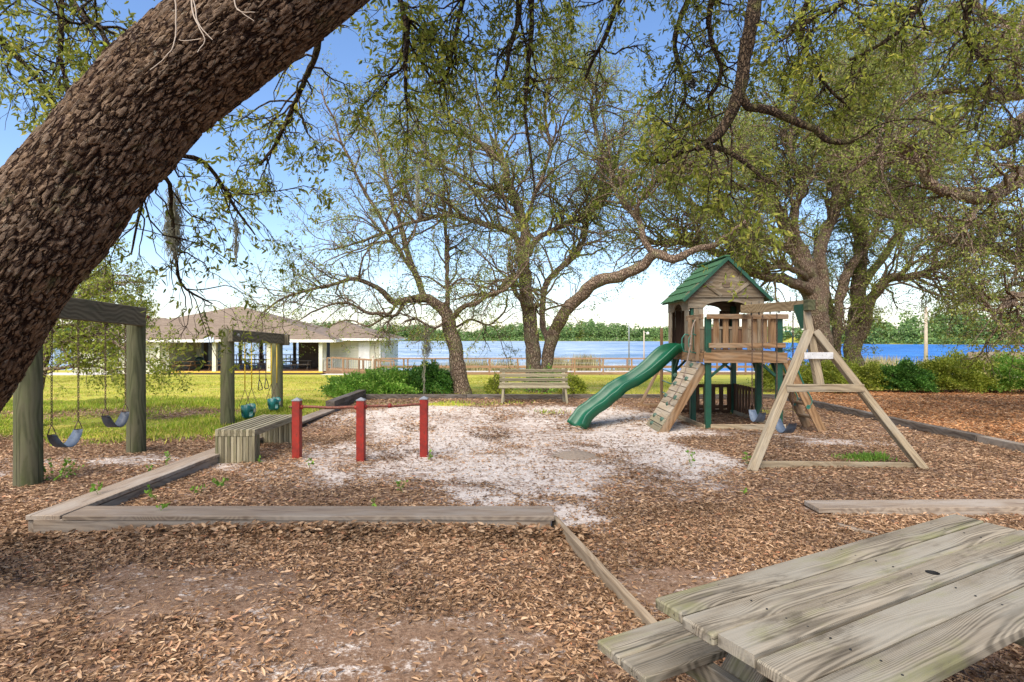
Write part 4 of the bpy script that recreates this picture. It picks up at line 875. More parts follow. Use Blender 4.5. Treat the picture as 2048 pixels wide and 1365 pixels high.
# ------------------------------------------------------------------ picnic table in the foreground
def hole_plank(name, p0, p1, w, h, hole_t, hr, mat, parent):
    """a plank with a round hole through it"""
    L = (Vector(p1)-Vector(p0)).length; hx = (hole_t-.5)*L; N = 24; bm = bmesh.new(); s_ = w/2
    def ring(z):
        sq = []; ci = []
        for k in range(N):
            a = 2*math.pi*k/N; c_, n_ = math.cos(a), math.sin(a); q = s_/max(abs(c_), abs(n_))
            sq.append(bm.verts.new((hx+c_*q, n_*q, z))); ci.append(bm.verts.new((hx+c_*hr, n_*hr, z)))
        return sq, ci
    T, Tc = ring(h/2); B, Bc = ring(-h/2)
    for k in range(N):
        j = (k+1) % N
        bm.faces.new((T[k], T[j], Tc[j], Tc[k])); bm.faces.new((B[j], B[k], Bc[k], Bc[j])); bm.faces.new((Tc[k], Tc[j], Bc[j], Bc[k]))
    for zz, fl in ((h/2, 0), (-h/2, 1)):
        src = T if zz > 0 else B
        rt = [v for v in src if abs(v.co.x-(hx+s_)) < 1e-5]; lf = [v for v in src if abs(v.co.x-(hx-s_)) < 1e-5]
        rt.sort(key=lambda v: v.co.y); lf.sort(key=lambda v: v.co.y)
        for vv, xe in ((rt, L/2), (lf, -L/2)):
            c2 = bm.verts.new((xe, -s_, zz)); c3 = bm.verts.new((xe, s_, zz)); bm.faces.new([c2, c3]+vv[::-1])
    for ys_ in (-s_, s_):
        q = [bm.verts.new(v) for v in ((-L/2, ys_, -h/2), (L/2, ys_, -h/2), (L/2, ys_, h/2), (-L/2, ys_, h/2))]; bm.faces.new(q)
    for xs_ in (-L/2, L/2):
        q = [bm.verts.new(v) for v in ((xs_, -s_, -h/2), (xs_, s_, -h/2), (xs_, s_, h/2), (xs_, -s_, h/2))]; bm.faces.new(q)
    # small corner triangles left by the square ring
    bmesh.ops.remove_doubles(bm, verts=bm.verts, dist=1e-5); bmesh.ops.recalc_face_normals(bm, faces=bm.faces)
    me = bpy.data.meshes.new(name); bm.to_mesh(me); bm.free()
    return link(name, me, mat, parent, frame(p0, p1))
A0 = Vector((.49, 1.962, 0)); U = Vector((.883, .470, 0)).normalized(); Vv_ = Vector((.470, -.883, 0)).normalized(); ZT = .75
def tp(u, v, z): return A0+U*u+Vv_*v+Vector((0, 0, z))
T = thing('picnic_table', 'weathered grey picnic table with an umbrella hole, close up in the right foreground', 'picnic table', tuple(tp(1, .35, 0)))
tm = M['table']
offs = [(0,.133,0,1.99),(.137,.270,-.01,1.985),(.274,.405,.005,1.98),(.414,.548,-.005,1.99),(.554,.69,0,1.985)]
for i, (v0, v1, u0, u1) in enumerate(offs):
    zc = ZT-.019+random.uniform(-.002, .002)
    if i == 2: hole_plank('top_plank', tp(u0, (v0+v1)/2, zc), tp(u1, (v0+v1)/2, zc), v1-v0, .038, .545, .024, tm, T); HP = bpy.data.objects[C.objects[-1].name]; mb = MB(); hc = tp(u0+(u1-u0)*.545, (v0+v1)/2, zc); mb.tube([hc+Vector((0,0,.0185)), hc-Vector((0,0,.021))], .0236, 24, cap=False); mb.build('hole_lining', M['black'], HP, True)
    else: plank('top_plank', tp(u0, (v0+v1)/2, zc), tp(u1, (v0+v1)/2, zc), v1-v0-.002, .038, tm, T, c=.006)
for side, (va, vb) in enumerate(((-.33,-.045),(.74,1.02))):
    m_ = (va+vb)/2
    for a, b in ((va, m_-.003), (m_+.003, vb)): plank('seat_plank', tp(0, (a+b)/2, .431), tp(1.98, (a+b)/2, .431), b-a, .038, tm, T, c=.006)
for u in (.28, 1.70):
    plank('cross_beam', tp(u, .03, .664), tp(u, .66, .664), .04, .09, tm, T); plank('cross_beam', tp(u+.045, -.31, .365), tp(u+.045, 1.0, .365), .04, .09, tm, T)
    plank('leg', tp(u+.09, .2, .68), tp(u+.09, -.16, 0), .14, .045, tm, T, up=U); plank('leg', tp(u+.09, .49, .68), tp(u+.09, .85, 0), .14, .045, tm, T, up=U)
mb = MB()
for u_ in (.28, 1.0, 1.70):
    for i_ in range(5):
        for dv in (.035, .1): q_ = tp(u_+random.uniform(-.012, .012), offs[i_][0]+dv, ZT+.001); mb.tube([q_-Vector((0,0,.006)), q_+Vector((0,0,.0006))], .0035, 8)
mb.build('nail_heads', M['black'], T, kind='stuff')
plank('brace', tp(.38, .345, .38), tp(.85, .345, .64), .04, .09, tm, T); plank('brace', tp(1.60, .345, .38), tp(1.15, .345, .64), .04, .09, tm, T)

# ------------------------------------------------------------------ low slatted bench
B = thing('slatted_bench', 'low bench of narrow slats with boxed slat ends beside the red posts', 'bench', (-3.6, 8.1, 0))
x0, x1, y0, y1 = -3.86, -3.34, 7.39, 8.85; N = 13; wd = (x1-x0)/N
for k in range(N):
    xc = x0+wd*(k+.5)
    if k % 2 == 0: plank('seat_slat', (xc, y0, .40), (xc, y1, .40), wd-.002, .085, M['bench_pale'], B, c=.003)
    else:
        plank('spacer', (xc, y0+.001, .395), (xc, y0+.16, .395), wd-.002, .08, M['bench_wood'], B, c=.002); plank('spacer', (xc, y1-.16, .395), (xc, y1, .395), wd-.002, .08, M['bench_wood'], B, c=.002)
    for yy in (y0+.035, y1-.10):
        plank('end_slat', (xc, yy+(k % 2)*.006, .355 if k % 2 == 0 else .352), (xc-.0, yy+(k % 2)*.006, -.03), wd-.004, .07, M['bench_pale' if k % 2 else 'bench_wood'], B, up=(0,1,0), c=.003)
        plank('end_slat', (xc, yy+.085+(k % 2)*.006, .355), (xc, yy+.085, -.03), wd-.004, .07, M['bench_wood'], B, up=(0,1,0), c=.003) if k in (0, N-1) else None

# ------------------------------------------------------------------ red posts with pull-up bars
PX = [gr(594, 918), gr(722, 920), gr(848, 912)]; HTS = [.82, .83, .82]
RP = thing('chin_up_bars', 'three red square posts joined by two low rusty bars', 'exercise bars', (PX[1].x, PX[1].y, 0))
for p, h in zip(PX, HTS):
    rpost = plank('post', (p.x, p.y, -.08), (p.x, p.y, h-.035), .105, .105, M['red'], RP, up=(0,1,0), c=.006)
    mb = MB(); s_ = .056; zc = h-.035
    mb.add([(p.x-s_,p.y-s_,zc),(p.x+s_,p.y-s_,zc),(p.x+s_,p.y+s_,zc),(p.x-s_,p.y+s_,zc),(p.x-s_,p.y-s_,zc+.012),(p.x+s_,p.y-s_,zc+.012),(p.x+s_,p.y+s_,zc+.012),(p.x-s_,p.y+s_,zc+.012),(p.x,p.y,zc+.045)],
           [(0,1,5,4),(1,2,6,5),(2,3,7,6),(3,0,4,7),(4,5,8),(5,6,8),(6,7,8),(7,4,8)]); mb.build('post_cap', M['steel'], rpost)
for i in range(2):
    a, b = PX[i], PX[i+1]; z_ = .70+.01*i
    mb = MB(); pts = [a.lerp(b, t)+Vector((0,0,z_+.006*math.sin(t*9))) for t in np.linspace(.03, .97, 9)]; mb.tube(pts, .019, 10); bar_ = mb.build('bar', M['rust'], RP, True)
    for t in (.07, .93 if i == 0 else .45):
        mb = MB(); c_ = a.lerp(b, t)+Vector((0,0,z_)); mb.tube([c_-Vector((.025,0,0)), c_-Vector((.02,0,0)), c_+Vector((.02,0,0)), c_+Vector((.025,0,0))], [.02,.03,.03,.02], 10); mb.build('collar', M['red'], bar_, True)
mb = MB(); mb.tube([PX[0]+Vector((-.1,0,.70)), PX[0]+Vector((-.055,0,.70))], .014, 8); mb.build('bolt', M['rust'], RP, True)

# ------------------------------------------------------------------ park bench
K = thing('park_bench', 'plain slatted park bench facing the play area in front of the twin trunk oak', 'bench', (.6, 14.4, 0))
Yb = 14.4; xa, xb = (999-CX)/FPX*14.5, (1136-CX)/FPX*14.4
bw = M['bench_pale']
for k in range(4):
    z_ = .78-k*.112; yy = Yb+.16-k*.03
    plank('back_slat', (xa, yy, z_), (xb, yy, z_), .03, .085, bw, K, up=(0,-.25,1))
for k in range(3): plank('seat_slat', (xa-.01, Yb-.10-k*.12, .40+k*.0), (xb+.01, Yb-.10-k*.12, .40), .11, .04, bw, K)
for x in (xa+.1, xb-.1):
    plank('leg', (x, Yb-.32, .38), (x+(-.03 if x < .6 else .05), Yb-.36, -.02), .05, .09, bw, K, up=(0,1,0)); plank('leg', (x, Yb+.2, .84), (x, Yb-.02, -.02), .04, .08, bw, K, up=(1,0,0)); plank('arm_frame', (x, Yb-.36, .365), (x, Yb+.06, .365), .04, .07, bw, K)

# ------------------------------------------------------------------ swing sets on the left
def round_post(name, x, y, z0, z1_, r, mat, parent, notch=0):
    mb = MB(); L = z1_-z0; n = 20; K_ = 12; vs = []; fs = []
    for i in range(K_):
        zz = L*i/(K_-1); 
        for j in range(n):
            a = 2*math.pi*j/n; rr = r*(1+.025*mnoise.noise((math.cos(a)*2, math.sin(a)*2, zz*2+x)))*(1.06-.06*i/(K_-1)); vs.append((zz-L/2, math.cos(a)*rr, math.sin(a)*rr))
    for i in range(K_-1):
        for j in range(n): fs.append((i*n+j, i*n+(j+1)%n, (i+1)*n+(j+1)%n, (i+1)*n+j))
    fs.append(tuple(range(n))); fs.append(tuple((K_-1)*n+j for j in range(n)))
    me = bpy.data.meshes.new(name); me.from_pydata(vs, [], fs); me.update(); me.polygons.foreach_set('use_smooth', [len(p.vertices) == 4 for p in me.polygons])
    return link(name, me, mat, parent, frame((x, y, z0), (x, y, z1_), (0,1,0)))
def chain(name, p0, p1, parent, mat, link_l=.038, r=.0042, wd=.010):
    p0, p1 = Vector(p0), Vector(p1); L = (p1-p0).length; n = max(2, int(L/(link_l*.78))); Mx = frame(p0, p1, (0,1,0)); mb = MB()
    for i in range(n):
        c_ = -L/2+L*(i+.5)/n; pts = []
        for k in range(8):
            a = 2*math.pi*k/8; u = math.cos(a)*link_l/2; v = math.sin(a)*wd
            pts.append(Mx @ Vector((c_+u, v if i % 2 else 0, 0 if i % 2 else v)))
        mb.tube(pts, r, 4, closed=True)
    return mb.build(name, mat, parent, True)
def belt_seat(parent, pa, pb, drop, width, mat):
    """U-shaped belt hanging between pa and pb"""
    pa, pb = Vector(pa), Vector(pb); d = (pb-pa); w_ = Vector((0,0,1)).cross(d).normalized()*width/2; vs = []; fs = []; n = 12
    for i in range(n+1):
        t = i/n; c_ = pa+d*t+Vector((0,0,-drop*(1-abs(2*t-1)**2.2)));
        for s_, zz in ((-1,0),(1,0),(1,-.01),(-1,-.01)): vs.append(c_+w_*s_*(1-.25*abs(2*t-1)**4)+Vector((0,0,zz)))
    for i in range(n):
        for k in range(4): fs.append((i*4+k, i*4+(k+1)%4, i*4+4+(k+1)%4, i*4+4+k))
    fs += [(0,1,2,3), tuple(n*4+k for k in (3,2,1,0))]
    mb = MB(); mb.add(vs, fs); return mb.build('seat', mat, parent, True)
def triangle_hook(parent, top, w_, h, ax, mat):
    top = Vector(top); ax = Vector(ax).normalized(); mb = MB()
    pts = [top, top+ax*w_*.3-Vector((0,0,h*.5)), top+ax*w_/2-Vector((0,0,h)), top-Vector((0,0,h*1.02)), top-ax*w_/2-Vector((0,0,h)), top-ax*w_*.3-Vector((0,0,h*.5))]
    mb.tube(pts, .006, 6, closed=True); return mb.build('hook', mat, parent, True)
def belt_swing(label, a_top, b_top, zseat, mat, group=None, hook_dir=(1,0,0)):
    a, b = Vector(a_top), Vector(b_top); s = thing('belt_swing', label, 'swing', ((a.x+b.x)/2, (a.y+b.y)/2, zseat), group)
    d = (b-a); d.z = 0; ma = a.copy(); mbb = b.copy(); ma.z = mbb.z = zseat+.16
    for t_, m_ in ((a, ma), (b, mbb)):
        m2 = m_+Vector((0,0,.10)); ch_ = chain('chain', t_, m2, s, M['chain']); triangle_hook(ch_, m2, .09, .11, hook_dir, M['chain'])
    e1 = ma+Vector((0,0,-.01)); e2 = mbb+Vector((0,0,-.01)); belt_seat(s, e1, e2, .17, .15, mat); return s
XS = -5.37
W1 = thing('swing_set', 'swing frame of two thick green treated posts and a weathered beam, nearest the leaning trunk', 'swing set', (XS, 7.2, 0))
for o_ in ((6.34, 2.16, .125), (8.13, 2.07, .115)): round_post('post', XS-(.02 if o_[0] < 7 else 0), o_[0], -.2, o_[1], o_[2], M['post_green'], W1)
plank('beam', (XS+.11, 6.1, 2.015), (XS+.11, 8.12, 1.93), .09, .26, M['beam_dark'], W1, c=.008)
for yy in (6.34, 8.13):
    mb = MB(); mb.tube([(XS+.1, yy, 1.93), (XS+.175, yy, 1.93)], .014, 8); mb.tube([(XS+.16, yy, 1.93), (XS+.18, yy, 1.93)], .026, 6); mb.build('bolt', M['rust'], W1)
belt_swing('black belt swing on rusty chains, nearer to the far post of the left swing frame', (XS+.11, 7.36, 1.84), (XS+.11, 7.74, 1.82), .48, M['belt'], hook_dir=(.3,1,0))
belt_swing('worn pale belt swing on rusty chains beside the nearest green post', (XS+.11, 6.50, 1.9), (XS+.11, 6.90, 1.88), .38, M['belt_light'], hook_dir=(.3,1,0))
W2 = thing('swing_set', 'smaller toddler swing frame of two green treated posts behind the low bench', 'swing set', (-5.2, 11.5, 0))
round_post('post', -5.2, 10.4, -.2, 1.79, .115, M['post_green'], W2); round_post('post', -5.2, 12.6, -.2, 1.66, .115, M['post_green'], W2)
plank('beam', (-5.08, 10.25, 1.67), (-5.08, 12.75, 1.60), .09, .22, M['beam_dark'], W2, c=.008)
plank('post_head', (-5.28, 10.4, 1.60), (-5.28, 10.4, 1.80), .12, .10, M['beam_dark'], W2, up=(0,1,0)); plank('post_head', (-5.02, 12.6, 1.46), (-5.02, 12.6, 1.70), .16, .08, M['beam_dark'], W2, up=(0,1,0))
for yy in (10.45, 12.65):
    mb = MB(); mb.tube([(-5.04, yy, 1.68), (-5.01, yy, 1.68)], .03, 8); mb.build('bolt', M['steel'], W2)
def bucket_swing(label, yc, z):
    x = -5.08; s = thing('bucket_swing', label, 'swing', (x, yc, z)); 
    for dy in (-.14, .14):
        m2 = Vector((x, yc+dy, z+.55)); mb = MB(); mb.tube([(x, yc+dy, 1.56), m2], .011, 6); mb.build('chain_cover', M['yellow'], s, True)
        for dx in (-.11, .11): chain('chain', m2, (x+dx, yc+dy*1.0, z+.22), s, M['chain'], .03, .003, .007)
    n = 20; vs = []; fs = []      # bucket: tapered cup with leg openings
    prof = [(.14,.25),(.135,.12),(.115,.03),(.07,-.005),(0.001,-.01)]
    for i, (r_, zz) in enumerate(prof):
        for k in range(n):
            a = 2*math.pi*k/n; lift = .0
            if i == 0: lift = -.07*abs(math.cos(a))**4
            vs.append((x+math.cos(a)*r_*.85, yc+math.sin(a)*r_, z+zz+lift))
    for i in range(len(prof)-1):
        for k in range(n):
            if i == 1 and (k in (2,3,7,8,17,18,12,13)) : continue
            fs.append((i*n+k, i*n+(k+1)%n, (i+1)*n+(k+1)%n, (i+1)*n+k))
    mb = MB(); mb.add(vs, fs); o = mb.build('bucket', M['bucket'], s, True); md = o.modifiers.new('thick', 'SOLIDIFY'); md.thickness = .012
    mb = MB(); mb.box((x+.112, yc-.04, z+.10), (x+.13, yc+.04, z+.17)); mb.build('front_pad', M['pole'], s)
bucket_swing('green bucket swing on yellow chains, nearer to the low bench', 10.96, .10); bucket_swing('green bucket swing on yellow chains, beside the far post', 12.15, .10)
s = thing('trapeze_rings', 'pair of triangular trapeze rings hanging between the two bucket swings', 'rings', (-5.08, 11.6, .6))
for yy in (11.44, 11.74):
    mb = MB(); chain('chain', (-5.08, yy, 1.56), (-5.08, yy, .80), s, M['chain'])
    tri = [(-5.08, yy, .80), (-5.07, yy-.05, .72), (-5.06, yy-.10, .61), (-5.06, yy-.06, .58), (-5.06, yy+.06, .58), (-5.06, yy+.10, .61), (-5.07, yy+.05, .72)]
    mb.tube(tri, .009, 6, closed=True); mb.build('ring', M['black'], s, True)

# ------------------------------------------------------------------ play tower
FX0, FX1, FY0, FYM, FY1 = 3.40, 4.80, 10.02, 10.92, 12.22
T = thing('play_tower', 'wooden play tower with green shingle roof, railed deck and climbing wall', 'play tower', (4.1, 11, 0))
ce, cb, gp = M['cedar'], M['cabin'], M['green_paint']
for (x, y, top) in ((FX0+.07, FY0+.06, 2.0), (FX1-.07, FY0+.06, 2.0), (FX0+.07, FYM, 2.3), (FX1-.07, FYM, 2.3), (FX0+.07, FY1-.06, 1.34), (FX1-.07, FY1-.06, 2.3)):
    plank('post', (x, y, -.06), (x, y, top), .10, .10, gp, T, up=(0,1,0), c=.01)
# deck frame and boards
plank('rim_board', (FX0-.02, FY0-.01, 1.28), (FX1+.04, FY0-.01, 1.28), .04, .18, ce, T); plank('rim_board', (FX0-.02, FY1, 1.28), (FX1+.02, FY1, 1.28), .04, .18, ce, T)
plank('rim_board', (FX0-.04, FY0+.02, 1.28), (FX0-.04, FY1-.03, 1.28), .04, .17, ce, T); plank('rim_board', (FX1+.03, FY0+.02, 1.28), (FX1+.03, FY1-.03, 1.28), .04, .17, ce, T)
k = 0; y = FY0+.08
while y < FY1-.06: plank('deck_board', (FX0, y, 1.375), (FX1, y, 1.375), .13, .028, ce, T); y += .14
# knee braces
for a, b in (((FX0+.12,FY0+.06,.95),(FX0+.42,FY0+.06,1.2)),((FX1-.12,FY0+.06,.95),(FX1-.42,FY0+.06,1.2)),((FX1-.12,FY1-.06,.95),(FX1-.42,FY1-.06,1.2)),((FX0+.12,FY1-.06,.95),(FX0+.36,FY1-.06,1.2)),((FX1-.07,FYM+.05,.95),(FX1-.07,FYM+.3,1.2)),((FX0+.07,FY1-.12,.95),(FX0+.07,FY1-.36,1.2)),((FX1-.07,FY0+.12,.95),(FX1-.07,FY0+.36,1.2))):
    plank('knee_brace', a, b, .045, .045, gp, T)
# front railing
plank('rail', (FX0+.02, FY0-.03, 2.005), (FX1+.05, FY0-.03, 2.005), .04, .085, ce, T); plank('rail', (FX0+.06, FY0-.03, 1.497), (FX1-.0, FY0-.03, 1.497), .04, .085, ce, T)
for i in range(7): 
    x = 3.60+i*.168; plank('rail_slat', (x, FY0+.012, 1.46), (x, FY0+.012, 1.99), .10, .022, ce, T, up=(0,1,0))
# side rails
plank('rail', (FX0-.05, FY0-.02, 2.005), (FX0-.05, FYM-.02, 2.005), .04, .09, ce, T)
plank('rail', (FX1+.05, FY0+.0, 2.005), (FX1+.05, FYM, 2.005), .04, .085, ce, T)
for y, a in ((FY0+.14, .0), (FY0+.55, 0)):
    plank('entry_stud', (FX0-.09, y, 1.22), (FX0-.09, y, 2.0), .085, .04, ce, T, up=(0,1,0))
    mb = MB(); pts = [Vector((FX0-.12-.0, y-.02, 1.68)), Vector((FX0-.19, y-.02, 1.70)), Vector((FX0-.245, y-.02, 1.62)), Vector((FX0-.25, y-.02, 1.5)), Vector((FX0-.22, y-.02, 1.38)), Vector((FX0-.12, y-.02, 1.36))]
    mb.tube(pts, .011, 8); mb.build('grab_handle', M['green_plastic'], T, True)
mb = MB(); mb.tube([Vector((FX1-.02, FY0-.06, 1.74)), Vector((FX1+.06, FY0-.06, 1.75)), Vector((FX1+.11, FY0-.06, 1.66)), Vector((FX1+.11, FY0-.06, 1.5)), Vector((FX1+.05, FY0-.06, 1.42)), Vector((FX1-.02, FY0-.06, 1.42))], .011, 8); mb.build('grab_handle', M['green_plastic'], T, True)
for k_ in range(4): plank('rail_slat', (FX1+.02, FY0+.25+k_*.2-.1, 1.42) if k_ > 1 else (FX1+.02, FYM-.12-k_*.14, 1.42), (FX1+.02, FY0+.25+k_*.2-.1, 1.99) if k_ > 1 else (FX1+.02, FYM-.12-k_*.14, 1.99), .09, .02, ce, T, up=(1,0,0)) if k_ < 2 else None
# cabin walls
WX0, WX1 = FX0-.03, FX1-.01
def arch_header(org, ax, span, z0, z1_, rise, name, edge0, edge1):
    """board from z0 to z1_ with an arched cut of the given span (centre at org)"""
    pts = [(edge0, z1_), (edge0, z0), (-span/2, z0)]
    for i in range(1, 12): t = -1+2*i/12; pts.append((span/2*t, z0+rise*math.sqrt(max(0, 1-t*t))))
    pts += [(span/2, z0), (edge1, z0), (edge1, z1_)]; pts = pts[::-1]
    o_ = Vector(org); mb = MB(); n = len(pts)
    ax_ = Vector(ax).normalized(); 
    top = [p for p in pts]
    # strips (keeps the concave outline clean)
    def strip(pa, pb):
        (a0, b0), (a1, b1) = pa, pb
        mb.prism([(a0, b0), (a1, b1), (a1, z1_), (a0, z1_)], o_, ax_, (0,0,1), .028)
    bot = [(edge0, z0), (-span/2, z0)]+[(span/2*(-1+2*i/12), z0+rise*math.sqrt(max(0, 1-(-1+2*i/12)**2))) for i in range(1, 12)]+[(span/2, z0), (edge1, z0)]
    for pa, pb in zip(bot[:-1], bot[1:]): strip(pa, pb)
    return mb.build(name, cb, T, org=o_)
xm = (WX0+WX1)/2; hw = (WX1-WX0)/2
for yw in (FYM-.07, FY1+.0):
    arch_header((xm, yw, 0), (1,0,0), .86, 2.20, 2.40, .13, 'arch_header', -hw, hw)
# front panels
for (xa_, xb_) in ((WX0+.10, WX0+.19), (WX0+.193, WX0+.28), (WX1-.30, WX1-.20), (WX1-.197, WX1-.10), (WX1-.097, WX1-.005)):
    plank('wall_board', ((xa_+xb_)/2, FYM-.06, 1.40), ((xa_+xb_)/2, FYM-.06, 2.21), xb_-xa_-.003, .022, cb, T, up=(0,1,0), c=.002)
for i in range(6):
    xa_ = WX0+.30+i*.135; plank('wall_board', (xa_, FYM-.055, 1.40), (xa_, FYM-.055, 1.80), .11, .022, M['dark_cedar'] if i % 2 else cb, T, up=(0,1,0), c=.002)
plank('sill', (WX0+.2, FYM-.06, 1.82), (WX1-.2, FYM-.06, 1.82), .04, .05, cb, T)
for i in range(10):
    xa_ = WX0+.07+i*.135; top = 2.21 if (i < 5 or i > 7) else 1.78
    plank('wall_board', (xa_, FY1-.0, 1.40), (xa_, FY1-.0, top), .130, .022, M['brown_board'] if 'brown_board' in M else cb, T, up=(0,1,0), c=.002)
# side walls with door arch
for xw in (WX0, WX1):
    ym = (FYM+FY1)/2-.0; hh = (FY1-FYM+.10)/2
    arch_header((xw, ym-.03, 0), (0,1,0), .62, 2.16, 2.38, .15, 'arch_header', -hh+.0, hh)
    for yy in (ym-hh+.05, ym-hh+.16, ym+hh-.21, ym+hh-.11):
        plank('wall_board', (xw, yy, 1.22), (xw, yy, 2.17), .105, .026, cb, T, up=(1,0,0), c=.002)
# gable
GP = 3.10; EZ = 2.42; ex = hw+.02
def gable(yw, outward):
    rows = 5; hgt = GP-EZ
    for i in range(rows):
        za = EZ+hgt*i/rows+.002; zb = EZ+hgt*(i+1)/rows-.003; wa = ex*(1-(za-EZ)/hgt); wb = ex*(1-(zb-EZ)/hgt)
        mb = MB(); mb.prism([(-wa, za), (wa, za), (max(wb, .002), zb), (-max(wb, .002), zb)], (xm, yw+.003*(i % 2), 0), (1,0,0), (0,0,1), .024); mb.build('gable_board', cb, T, org=(xm, yw, (za+zb)/2))
    for sg in (-1, 1):
        plank('rake_board', (xm+sg*(ex+.03), yw+outward*.025, EZ-.0), (xm+sg*.02, yw+outward*.025, GP+.0), .024, .075, cb, T)
        plank('gable_brace', (xm+sg*.44, yw+outward*.024, EZ+.27), (xm+sg*.10, yw+outward*.024, EZ+.01), .02, .06, cb, T)
    plank('gable_base', (xm-ex, yw+outward*.022, EZ-.012), (xm+ex, yw+outward*.022, EZ-.012), .03, .022, cb, T)
    mb = MB(); mb.prism([(.055*math.cos(a)*1.5, .055*math.sin(a)) for a in np.linspace(0, 2*math.pi, 20, endpoint=False)], (xm+.0, yw+outward*.018, EZ+.22), (1,0,0), (0,0,1), .008); mb.build('oval_emblem', M['cabin_dark'] if 'cabin_dark' in M else M['dark_cedar'], T)
gable(FYM-.08, -1); gable(FY1+.02, 1)
# roof: courses of shingles, each a piece
RY0, RY1 = FYM-.17, FY1+.12; sl_w = .86; rz = 3.17
dirL = Vector((-(hw+.12), 0, -(rz-2.37))); Ls = dirL.length; rows, cols = 5, 6
ref = None
for sg in (-1, 1):
    dx = Vector((sg*(hw+.12), 0, -(rz-2.37))).normalized(); nrm = Vector((sg*(rz-2.37), 0, hw+.12)).normalized()
    plank('roof_panel', Vector((xm, (RY0+RY1)/2, rz-.035)), Vector((xm, (RY0+RY1)/2, rz-.035))+dx*Ls, RY1-RY0-.02, .02, gp, T, up=nrm)
    for r_ in range(rows):
        for c_ in range(cols):
            wdt = (RY1-RY0)/cols; yy = RY0+wdt*(c_+.5); a = Ls*r_/rows-.0; b = Ls*(r_+1)/rows+.035+random.uniform(-.012, .014)
            P0 = Vector((xm, yy, rz))+dx*a-nrm*.004; P1 = Vector((xm, yy, rz))+dx*b+nrm*.018
            plank('shingle', P0, P1, wdt-.006, .016, M['roof_green'], T, up=nrm, c=.003)
plank('ridge_cap', (xm, RY0-.01, rz+.012), (xm, RY1+.01, rz+.012), .12, .03, M['roof_green'], T)
for sg in (-1, 1):
    dx = Vector((sg*(hw+.12), 0, -(rz-2.37))).normalized(); plank('roof_trim', Vector((xm, RY0-.012, rz-.03)), Vector((xm, RY0-.012, rz-.03))+dx*(Ls+.02), .02, .06, gp, T)
# climbing wall
w0a, w0b = Vector((3.36, 10.10, 1.19)), Vector((3.36, 10.90, 1.19)); w1a, w1b = Vector((2.52, 9.82, .0)), Vector((2.50, 10.62, .0))
nw = (w0b-w0a).cross(w1a-w0a).normalized(); nw = nw if nw.z > 0 else -nw
CW = thing('climbing_wall', 'sloping plank climbing wall with green holds leaning on the left of the tower', 'climbing wall', (2.9, 10.3, 0))
rows = 11
for i in range(rows):
    t0, t1 = i/rows, (i+1)/rows; a = w0a.lerp(w1a, (t0+t1)/2); b = w0b.lerp(w1b, (t0+t1)/2)
    plank('wall_plank', a, b, (w1a-w0a).length/rows-.014, .022, M['bench_pale'] if i > 8 else M['climb'] if 'climb' in M else cb, CW, up=nw, c=.002)
for a, b in ((w0a, w1a), (w0b, w1b)):
    plank('stringer', a-nw*.085+Vector((0,.02,0)), b-nw*.085+(b-a).normalized()*.04+Vector((0,.02,0)), .038, .145, ce, CW, up=nw)
holds = [(.25,.08),(.8,.16),(.35,.27),(.8,.36),(.88,.55),(.3,.57),(.55,.65),(.85,.80),(.35,.86),(.7,.92),(.12,.70)]
hp = [(1385,732),(1352,752),(1375,759),(1352,769),(1334,793),(1352,797),(1338,809),(1312,832),(1326,840),(1306,848)]
eye = Vector((0,0,EYE))
for px, py in hp:
    d = Vector(((px-CX)/FPX, 1, -(py-HY)/FPX)); t = nw.dot(w0a-eye)/nw.dot(d); c_ = eye+d*t+nw*.012
    mb = MB(); ax = (w0b-w0a).normalized(); ay = nw.cross(ax); pts = []
    vs = [c_+ax*(.055*math.cos(q)*random.uniform(.8, 1.15))+ay*(.048*math.sin(q)*random.uniform(.8, 1.15)) for q in np.linspace(0, 2*math.pi, 9, endpoint=False)]
    v2 = [c_+(v-c_)*.72+nw*.035 for v in vs]; v3 = [c_+(v-c_)*.25+nw*.045 for v in vs]; n = 9
    mb.add(vs+v2+v3, [(i, (i+1)%n, n+(i+1)%n, n+i) for i in range(n)]+[(n+i, n+(i+1)%n, 2*n+(i+1)%n, 2*n+i) for i in range(n)]+[tuple(range(2*n, 3*n))])
    mb.build('hold', M['hold'] if 'hold' in M else M['green_plastic'], CW, org=c_)
# climbing rope
RO = thing('climbing_rope', 'knotted rope running from the tower rail down the climbing wall', 'rope', (3.2, 10.2, 1.2))
mb = MB(); pts = [at(1391,640,10.12), at(1385,655,10.08), at(1381,690,10.05), at(1376,716,10.02), at(1373,730,9.98), at(1368,752,9.93), at(1355,780,9.88), at(1345,796,9.9), at(1338,806,9.98)]
P_, r_ = smooth_path(pts, [.013]*4+[.009]*5, .03); mb.tube([Vector(p) for p in P_], list(r_), 6); rp_ = mb.build('rope', M['rope'], RO, True)
for i in (2, 5, 8):
    mb = MB(); c_ = Vector(pts[i]); mb.tube([c_+Vector((0,0,.03)), c_+Vector((0,0,.015)), c_-Vector((0,0,.015)), c_-Vector((0,0,.03))], [.01,.022,.022,.01], 8); mb.build('knot', M['rope'], rp_, True)
